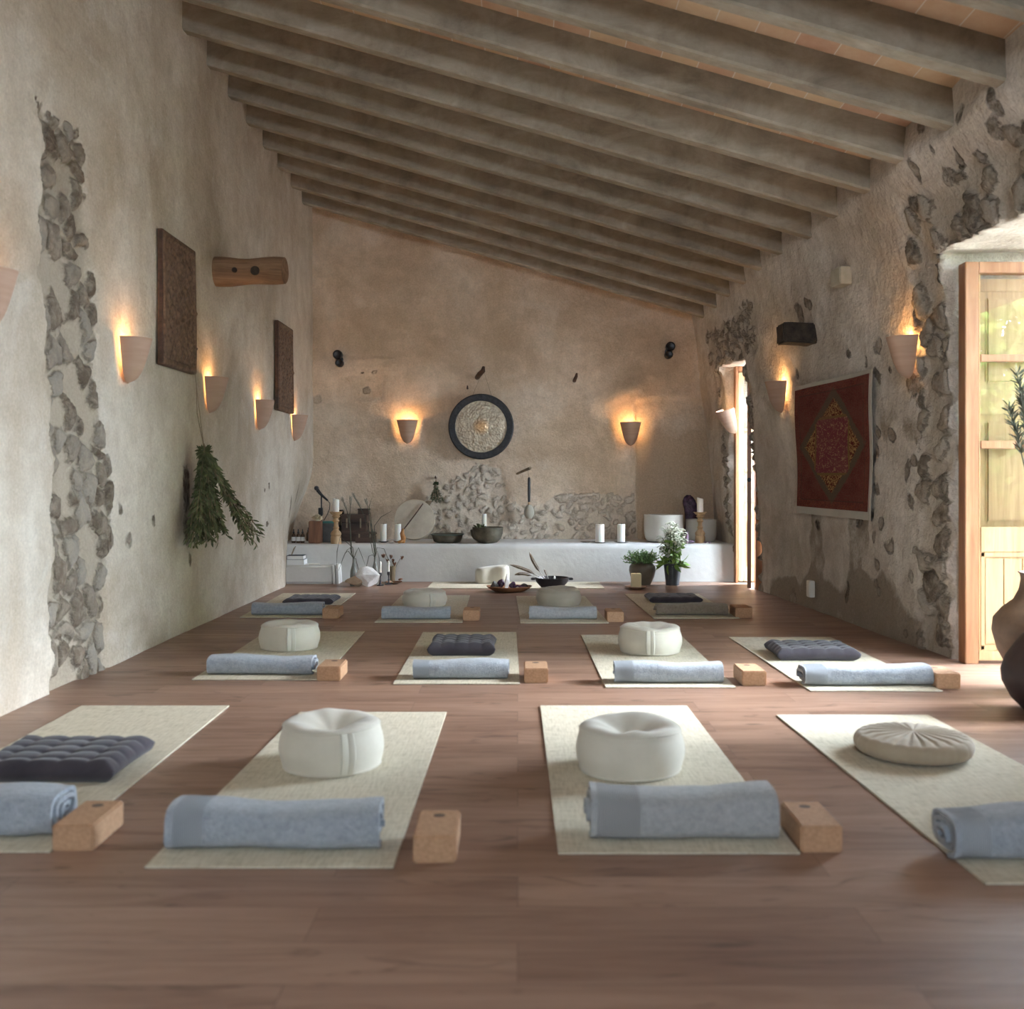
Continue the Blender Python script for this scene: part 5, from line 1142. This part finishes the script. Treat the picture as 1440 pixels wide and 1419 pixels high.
grassvase(527.5, 822, 'slim milky glass vase beside the black candlesticks, right of two', 4, 'long dried grasses standing in the right slim vase', [[(524, 775), (518, 740), (508, 716), (498, 698)], [(526, 770), (520, 730), (517, 712), (515, 706)], [(528, 770), (527, 755), (521, 735)], [(524, 780), (519, 782), (516, 795), (514, 803)], [(530, 775), (533, 785), (533, 800)], [(526, 740), (536, 727), (552, 718)], [(530, 770), (540, 772), (545, 785), (550, 792)], [(522, 730), (519, 712), (523, 700)]])
rk = thing('quartz_rock', 'big white crystalline rock with tan skin on the floor before the vases', 'rock', onfloor(511, 826)); rock('crystal_body', M['quartz'], (0.30, 0.18, 0.235), 77, rk, (0.02, 0.05, 0), sub=4); rock('tan_skin', M['quartzskin'], (0.22, 0.17, 0.16), 78, rk, (-0.065, 0.045, 0), sub=4)
for x, lab in ((535, 'black iron candlestick with white taper, left of two'), (546.5, 'black iron candlestick with white taper, right of two')):
    p = onfloor(x, 823.5 if x < 540 else 822); t = thing('candlestick', lab, 'candleholder', p, group='black iron candlesticks')
    obj('iron_stand', lathe([(0, 0), (0.034, 0), (0.036, 0.008), (0.012, 0.014), (0.007, 0.03), (0.009, 0.045), (0.006, 0.06), (0.006, 0.085), (0.011, 0.095), (0.014, 0.10), (0.014, 0.125), (0.011, 0.125), (0, 0.118)], 24), M['iron'], t)
    c_ = thing('taper_candle', 'thin white taper in the '+('left' if x < 540 else 'right')+' black iron candlestick', 'candle', p+Vector((0, 0, 0.119)), group='white tapers'); obj('wax', lathe([(0, 0), (0.0105, 0), (0.010, 0.108), (0.004, 0.114), (0, 0.115)], 16), M['wax'], c_); obj('wick', tube([(0, 0, 0.113), (0, 0, 0.123)], 0.0015, 5), M['wick'], c_)
p = onfloor(552, 820.5); t = thing('brass_cup', 'small brass cup of dried buds behind the black candlesticks', 'cup', p); obj('cup_body', lathe([(0, 0), (0.03, 0), (0.026, 0.02), (0.027, 0.06), (0.034, 0.17), (0.031, 0.17), (0.022, 0.03), (0, 0.03)], 24), M['brasscup'], t)
bt = thing('dried_buds', 'dark dried bud stalks standing in the brass cup', 'dried flowers', p+Vector((0, 0, 0.03))); bm = bmesh.new(); random.seed(8)
for ex, ez_ in ((-0.09, 0.25), (-0.05, 0.20), (0.0, 0.2), (0.02, 0.17), (0.09, 0.23), (-0.02, 0.24)):
    add_tube(bm, bez((0, 0, 0), (ex*0.2, 0, 0.14), (ex, random.uniform(-.02, .02), ez_), 6), 0.002, 5)
    b2 = bmesh.new()
    for k in range(8): add_leaf(b2, (ex, 0, ez_-0.03), (random.uniform(-.5, .5), random.uniform(-.5, .5), 1), 0.045, 0.018)
    obj('bud', b2, M['redbox'], bt)
obj('stalks', bm, M['darkstem'], bt)
p = onfloor(553, 821); o = saucer(p, 0.085, 0.016, 'darkwood', 'flat dark wooden dish with bark pieces behind the candlesticks', 'wooden_dish')
for i, (dx_, s) in enumerate(((-0.05, (0.07, 0.05, 0.03)), (0.05, (0.11, 0.05, 0.025)), (0.075, (0.05, 0.04, 0.03)))):
    o = rock('bark_piece', M['redbox'] if i else M['dish'], s, 60+i, loc=p+Vector((dx_*0.9, -0.01+0.012*i, 0.008 if i < 2 else 0.03))); tag(o, ('reddish bark lump at the left of the dark dish', 'long bark piece at the right of the dark dish', 'small bark lump lying on the long bark piece')[i], 'bark')

# ---------- bolster, tray, feather bowl on the crosswise mat ----------
p = onfloor(692, 822); t = thing('crescent_cushion', 'white kidney shaped cushion on the crosswise mat by the bench', 'cushion', p+Vector((0, 0.10, 0.006)))
bm = bmesh.new(); n = 60; hh = 0.155; rings = []
def kid(a):
    c, s = math.cos(a), math.sin(a); x = 0.168*(abs(c)**0.75)*(1 if c > 0 else -1); y = 0.12*(abs(s)**0.8)*(1 if s > 0 else -1); y += 0.045*math.exp(-((x)/0.08)**2)*(1 if s < 0 else 0.3); return x, y
for sc_, z in ((0.0, 0), (0.92, 0), (0.99, 0.01), (1.0, 0.04), (1.01, 0.08), (1.0, 0.125), (0.97, 0.145), (0.9, 0.157), (0.7, 0.163), (0.35, 0.162), (0.0, 0.16)):
    rings.append([bm.verts.new((kid(2*PI*k/n)[0]*max(sc_, 0.001), kid(2*PI*k/n)[1]*max(sc_, 0.001), z+(0.018*(kid(2*PI*k/n)[0]*sc_/0.168)*(z/0.16)))) for k in range(n)])
for a, b in zip(rings, rings[1:]):
    for k in range(n): bm.faces.new((a[k], a[(k+1) % n], b[(k+1) % n], b[k]))
obj('cushion_body', bm, M['cream'], t, ang=None)
# tray with stones
p = onfloor(716, 834); p.y += 0.12; p.z = 0.0; t = thing('wooden_tray', 'round brown wooden tray of crystals before the white cushion', 'tray', p)
obj('tray_body', lathe([(0, 0), (0.11, 0), (0.15, 0.012), (0.205, 0.045), (0.207, 0.052), (0.198, 0.052), (0.14, 0.022), (0, 0.018)], 40, fn=lambda p, a, r, z: Vector((p.x*(1+0.02*math.sin(3*a)), p.y*0.8, p.z+0.003*math.sin(5*a)))), M['basket'], t)
st_ = [(-0.13, -0.01, (0.07, 0.05, 0.075), 'slate', 'brownish grey crystal cluster at the left of the tray'), (-0.075, 0.01, (0.06, 0.05, 0.08), 'amethyst', 'dark crystal cluster second from left on the tray'), (-0.02, -0.02, (0.05, 0.04, 0.125), 'quartz', 'tall pointed clear crystal in the middle of the tray'), (0.03, 0.02, (0.07, 0.05, 0.075), 'amethyst', 'dark purple chunk right of the pointed crystal'), (0.085, -0.03, (0.09, 0.04, 0.045), 'amethyst', 'long dark purple stone on the right of the tray'), (0.13, 0.01, (0.07, 0.04, 0.055), 'charred', 'black stone at the right edge of the tray'), (0.075, -0.07, (0.05, 0.03, 0.03), 'greydish', 'small beige pebble at the tray front, right')]
for i, (a, b, s, m, lab) in enumerate(st_):
    o = rock('tray_crystal', M[m], tuple(q*1.25 for q in s), 90+i, loc=p+Vector((a, b, 0.018))); tag(o, lab, 'crystal')
    if m == 'quartz':
        for v in o.data.vertices:
            if v.co.z > 0.08: k = 1-(v.co.z-0.08)/0.08; v.co.x *= max(k, 0.1); v.co.y *= max(k, 0.1)
# black bowl with feathers
p = onfloor(777, 833); p.y += 0.15; p.z = 0; t = thing('black_bowl', 'black two handled bowl holding feathers behind the beige cushion', 'bowl', p)
obj('bowl_body', lathe([(0, 0), (0.07, 0), (0.075, 0.008), (0.10, 0.03), (0.145, 0.08), (0.158, 0.118), (0.152, 0.122), (0.135, 0.08), (0.09, 0.036), (0, 0.022)], 44), M['iron'], t)
for s in (-1, 1): obj('bowl_handle', boxbm((s*0.153-0.0 if s > 0 else -0.195, -0.03, 0.098), (0.195 if s > 0 else -0.153, 0.03, 0.118), 0.006), M['iron'], t)
def feather(base, ctrl, tip, w, lab):
    w *= 1.15
    t = thing('feather', lab, 'feather', base); b0 = Vector(base); pts = bez((0, 0, 0), Vector(ctrl)-b0, Vector(tip)-b0, 26)
    ql = obj('quill', tube(pts, [0.0025]*20+[0.0015]*7, 5), M['label'], t); bm = bmesh.new(); L = []; R_ = []
    for k, q in enumerate(pts):
        f = k/26; d = (pts[min(k+1, 26)]-pts[max(k-1, 0)]).normalized(); s = d.cross(Vector((0, 1, 0))).normalized(); ww = w*(0 if f < 0.22 else min(1, (f-0.22)*6)*(1-max(0, f-0.72)**1.5*6.0)); ww = max(ww, 0.001)
        L.append(bm.verts.new(q+s*ww+Vector((0, 0.004, 0)))); R_.append(bm.verts.new(q-s*ww*0.6+Vector((0, 0.004, 0)))); 
    C_ = [bm.verts.new(q+Vector((0, -0.0015, 0))) for q in pts]
    for k in range(26): bm.faces.new((L[k], L[k+1], C_[k+1], C_[k])); bm.faces.new((C_[k], C_[k+1], R_[k+1], R_[k]))
    obj('vane', bm, M['feather'], ql, ang=None)
Yq = p.y
feather(at(766, 813, Yq), at(752, 795, Yq), at(744.5, 776, Yq-0.02), 0.017, 'upright striped feather curving left from the black bowl')
feather(at(764, 814, Yq-0.02), at(740, 798, Yq-0.05), at(716, 794, Yq-0.06), 0.016, 'long pale feather reaching far left from the black bowl')
feather(at(760, 814, Yq+0.02), at(735, 802, Yq+0.0), at(723, 809, Yq+0.0), 0.016, 'grey feather lying lowest over the left of the bowl')
feather(at(771, 814, Yq-0.03), at(769, 806, Yq-0.03), at(765, 800, Yq-0.03), 0.010, 'short dark feather standing right of the upright one')
o = rock('bowl_stone', M['quartz'], (0.03, 0.03, 0.06), 120, loc=p+Vector((0.02, 0, 0.075))); tag(o, 'small white crystal point inside the black bowl', 'crystal')
o = rock('bowl_stone', M['charred'], (0.14, 0.09, 0.06), 121, loc=p+Vector((0.03, 0.0, 0.05))); tag(o, 'dark lump of charcoal filling the black bowl', 'stone')
o.location.z = 0.045

# ---------- potted plants, candle ----------
p = onfloor(905.5, 824); p.y += 0.13; t = thing('potted_bush', 'rounded green bush in a squat olive grey urn by the bench', 'plant', p); random.seed(12)
obj('urn', lathe([(0, 0), (0.075, 0), (0.085, 0.01), (0.115, 0.08), (0.130, 0.14), (0.125, 0.18), (0.10, 0.207), (0.088, 0.215), (0.094, 0.225), (0.085, 0.226), (0.08, 0.19), (0, 0.185)], 44), M['urn'], t)
obj('soil', lathe([(0, 0.2), (0.08, 0.198)], 20), M['soil'], t)
bm = bmesh.new(); b2 = bmesh.new()
for k in range(150):
    a = random.uniform(0, 6.28); e = random.uniform(0.15, 1.5); L = random.uniform(0.11, 0.165); d = Vector((math.cos(a)*math.cos(e), math.sin(a)*math.cos(e), math.sin(e)*0.85)); b0 = Vector((0.05*math.cos(a), 0.05*math.sin(a), 0.2)); add_tube(b2, [b0, b0+d*L], 0.0012, 3)
    for j in range(13): q = 0.2+0.8*j/12; add_leaf(bm, b0+d*L*q, d*0.5+Vector((random.uniform(-1, 1), random.uniform(-1, 1), random.uniform(-.3, 1))), 0.019, 0.009)
obj('foliage', bm, M['bushgreen'], t, ang=None); obj('stems', b2, M['herb2'], t)
p = onfloor(947.5, 824); p.y += 0.08; t = thing('potted_sage', 'tall silvery flowering plant in a slate grey pot by the bench', 'plant', p); random.seed(13)
obj('pot', lathe([(0, 0), (0.062, 0), (0.066, 0.008), (0.066, 0.02), (0.086, 0.20), (0.092, 0.205), (0.090, 0.212), (0.08, 0.21), (0.078, 0.18), (0, 0.18)], 40), M['darkpot'], t)
obj('soil', lathe([(0, 0.19), (0.079, 0.188)], 20), M['soil'], t)
bm = bmesh.new(); b2 = bmesh.new(); b3 = bmesh.new()
for k in range(46):
    a = random.uniform(0, 6.28); rd = random.random()**0.6; ex = 0.145*rd*math.cos(a); ey = 0.13*rd*math.sin(a); L = random.uniform(0.2, 0.44)*(1-0.35*rd)+0.02
    pts = bez((0.03*math.cos(a), 0.03*math.sin(a), 0.19), (ex*0.5, ey*0.5, 0.19+L*0.8), (ex, ey, 0.19+L), 10); add_tube(b2, pts, 0.003, 4)
    for j in range(16):
        q = j/16*0.999; i_ = int(q*10); pp = pts[i_].lerp(pts[i_+1], q*10-i_); big = q < 0.6
        d = Vector((random.uniform(-1, 1), random.uniform(-1, 1), random.uniform(-0.7, 0.5)))
        add_leaf(bm if big and random.random() < 0.75 else b3, pp, d, 0.06 if big else 0.04, 0.024 if big else 0.018, 0.4)
    tp = pts[-1]; s_ = random.choice((-1, 1)); cu = bez(tp, tp+Vector((s_*0.02, 0, 0.035)), tp+Vector((s_*0.055, 0, 0.0)), 6); add_tube(b3, cu, 0.0045, 5)
for k in range(26):
    a = random.uniform(0, 6.28); add_leaf(bm, (0.06*math.cos(a), 0.06*math.sin(a), 0.22), (math.cos(a), math.sin(a), random.uniform(-1.0, 0.3)), 0.12, 0.04, 0.5)
obj('green_leaves', bm, M['green'], t, ang=None); obj('silver_leaves', b3, M['silver'], t, ang=None); obj('stems', b2, M['herb2'], t)
p = onfloor(895.5, 829); p.y += 0.06; saucer(p, 0.105, 0.022, 'dish', 'red clay dish on the floor under the square ivory candle', 'clay_dish')
t = thing('square_candle', 'square ivory candle in a red clay dish before the urn', 'candle', p+Vector((0, 0, 0.0085))); obj('wax', boxbm((-0.045, -0.045, 0), (0.045, 0.045, 0.135), 0.003), M['wax_yellow'], t, ang=0.5); obj('wick', tube([(0, 0, 0.13), (0, 0, 0.148)], 0.002, 5), M['wick'], t)

# ---------- jars at the right edge ----------
p = onfloor(1480, 978); p.y += 0.1; p.z = 0; t = thing('earthenware_jar', 'large brown earthenware jar with a slim neck at the right edge', 'jar', p)
def jf(p_, a, r, z): p_.x *= 1+0.02*math.sin(2*a+z*3); return p_
obj('jar_body', lathe([(0, 0), (0.10, 0), (0.11, 0.01), (0.15, 0.10), (0.20, 0.20), (0.222, 0.29), (0.215, 0.35), (0.175, 0.40), (0.125, 0.44), (0.10, 0.49), (0.092, 0.54), (0.095, 0.565), (0.105, 0.575), (0.09, 0.575), (0.08, 0.54), (0.08, 0.48), (0, 0.46)], 56, fn=jf), M['jarbrown'], t, ang=None)
random.seed(21); db = thing('dried_branches', 'dark dried thistle branches rising from the brown jar', 'dried flowers', p+Vector((0, 0, 0.46))); bm = bmesh.new(); b2 = bmesh.new()
for ex, ey, L in ((-0.13, -0.02, 1.08), (-0.08, 0.03, 0.98), (0.06, 0, 1.12), (0.13, 0.02, 0.95), (-0.16, 0.0, 0.92), (0.18, -0.03, 1.0)):
    pts = bez((0, 0, 0.0), (ex*0.2, ey*0.2, L*0.55), (ex, ey, L), 12); add_tube(bm, pts, 0.003, 5)
    for k in range(150): q = random.uniform(0.72, 0.999); i_ = int(q*12); pp = pts[i_].lerp(pts[i_+1], q*12-i_); add_leaf(b2, pp, Vector((random.uniform(-1, 1), random.uniform(-1, 1), random.uniform(0.3, 1.4))), 0.05, 0.006)
obj('stems', bm, M['darkstem'], db); obj('seed_heads', b2, M['darkstem'], db, ang=None)
p = onfloor(1493, 1010); p.y += 0.12; p.z = 0; t = thing('dark_jar', 'dark rounded earthenware jar in front of the brown one, right edge', 'jar', p)
obj('jar_body', lathe([(0, 0), (0.09, 0), (0.10, 0.008), (0.15, 0.06), (0.185, 0.13), (0.19, 0.18), (0.17, 0.24), (0.13, 0.30), (0.09, 0.35), (0.075, 0.39), (0.085, 0.42), (0.07, 0.42), (0.06, 0.39), (0.06, 0.35), (0, 0.3)], 56, fn=jf), M['jardark'], t, ang=None)

# ---------- garden outside, seen reflected in the panes ----------
def tree(x, y, h, r, seed, label):
    random.seed(seed); t = thing('garden_tree', label, 'tree', (x, y, -0.01), group='garden trees outside the right doors')
    obj('trunk', tube([(0, 0, 0), (0.05, 0, h*0.3), (0, 0.04, h*0.6)], [0.12, 0.09, 0.04], 12), M['bark'], t); bm = bmesh.new()
    for k in range(4200):
        d = Vector((random.gauss(0, 1), random.gauss(0, 1), random.gauss(0, 1))).normalized()*r*random.random()**0.4; d.z *= 0.9
        add_leaf(bm, d+Vector((0, 0, h*0.68)), (random.uniform(-1, 1), random.uniform(-1, 1), random.uniform(-1, .3)), 0.26, 0.14)
    obj('foliage', bm, M['garden'], t, ang=None)
tree(7.9, -6.6, 5.4, 2.4, 31, 'leafy tree outside, behind the shrubs near the right door')
for i, (x, y, lab) in enumerate(((6.1, 3.2, 'dense green shrub outside, nearest the right door, added to block low sky'), (6.2, 0.1, 'dense green shrub outside, middle of three, added to block low sky'), (6.0, -3.0, 'dense green shrub outside, farthest from the door, added to block low sky'))):  # shrubs added out of view to block low sky; the panes mirror them
    random.seed(50+i); t = thing('sky_screen_shrub', lab, 'shrub', (x, y, -0.01), group='added shrubs blocking low sky outside the right doors'); obj('trunk', tube([(0, 0, 0), (0, 0, 1.0)], [0.06, 0.03], 8), M['bark'], t); bm = bmesh.new()
    for k in range(2800):
        d = Vector((random.gauss(0, 1), random.gauss(0, 1), random.gauss(0, 1))).normalized()*random.random()**0.35; d = Vector((d.x*1.1, d.y*1.45, d.z*1.15+1.2))
        add_leaf(bm, d, (random.uniform(-1, 1), random.uniform(-1, 1), random.uniform(-1, .3)), 0.2, 0.11)
    obj('foliage', bm, M['garden'], t, ang=None)
tree(10.2, 2.4, 5.0, 1.8, 32, 'leafy tree farther out in the garden')

# ---------- light ----------
w = bpy.data.worlds.new('sky'); bpy.context.scene.world = w; w.use_nodes = True; nt = w.node_tree; nt.nodes.clear()
ow = nt.nodes.new('ShaderNodeOutputWorld'); bg = nt.nodes.new('ShaderNodeBackground'); bg.inputs[0].default_value = (0.72, 0.86, 1.0, 1); bg.inputs[1].default_value = 17.0
nt.links.new(bg.outputs[0], ow.inputs[0])
for d in (D1, D2, D3):
    ld = bpy.data.lights.new('sky_portal', 'AREA'); ld.shape = 'RECTANGLE'; ld.size = d[1]-d[0]; ld.size_y = d[2]; ld.cycles.is_portal = True
    lo = bpy.data.objects.new('sky_portal', ld); col.objects.link(lo); lo.location = (XO[d], (d[0]+d[1])/2, d[2]/2)
    lo.rotation_euler = Matrix(((0, 0, 1), (1, 0, 0), (0, 1, 0))).to_euler()      # local -Z points to -X

sl = bpy.data.lights.new('sun', 'SUN'); sl.energy = 4.0; sl.angle = math.radians(20); sl.color = (0.93, 0.96, 1.0)
so = bpy.data.objects.new('sun', sl); col.objects.link(so); so.location = (12, 7, 6)
so.rotation_euler = Vector((math.cos(math.radians(27)), 0.06, math.sin(math.radians(27)))).to_track_quat('Z', 'Y').to_euler()
ld = bpy.data.lights.new('sky_portal', 'AREA'); ld.shape = 'RECTANGLE'; ld.size = 1.1; ld.size_y = 1.0; ld.cycles.is_portal = True
lo = bpy.data.objects.new('sky_portal', ld); col.objects.link(lo); lo.location = (0, YE-0.3, 2.4); lo.rotation_euler = (PI/2, 0, 0)
# ---------- camera ----------
cd = bpy.data.cameras.new('camera'); cam = bpy.data.objects.new('camera', cd); col.objects.link(cam)
cam.location = (0, 0, H); cam.rotation_euler = (PI/2, 0, 0); cd.sensor_width = 36; cd.lens = 36*F_/1440
cd.shift_x = -8/1440; cd.shift_y = -35.5/1440; cd.clip_start = 0.05
cd.dof.use_dof = True; cd.dof.focus_distance = 9.3; cd.dof.aperture_fstop = 2.8
sc = bpy.context.scene; sc.camera = cam
sc.view_settings.view_transform = 'Standard'; sc.view_settings.look = 'None'; sc.view_settings.exposure = 1.72; sc.view_settings.gamma = 1.0; sc.view_settings.use_curve_mapping = False
sc.cycles.max_bounces = 10; sc.cycles.diffuse_bounces = 7; sc.cycles.use_denoising = True; sc.cycles.sample_clamp_indirect = 6
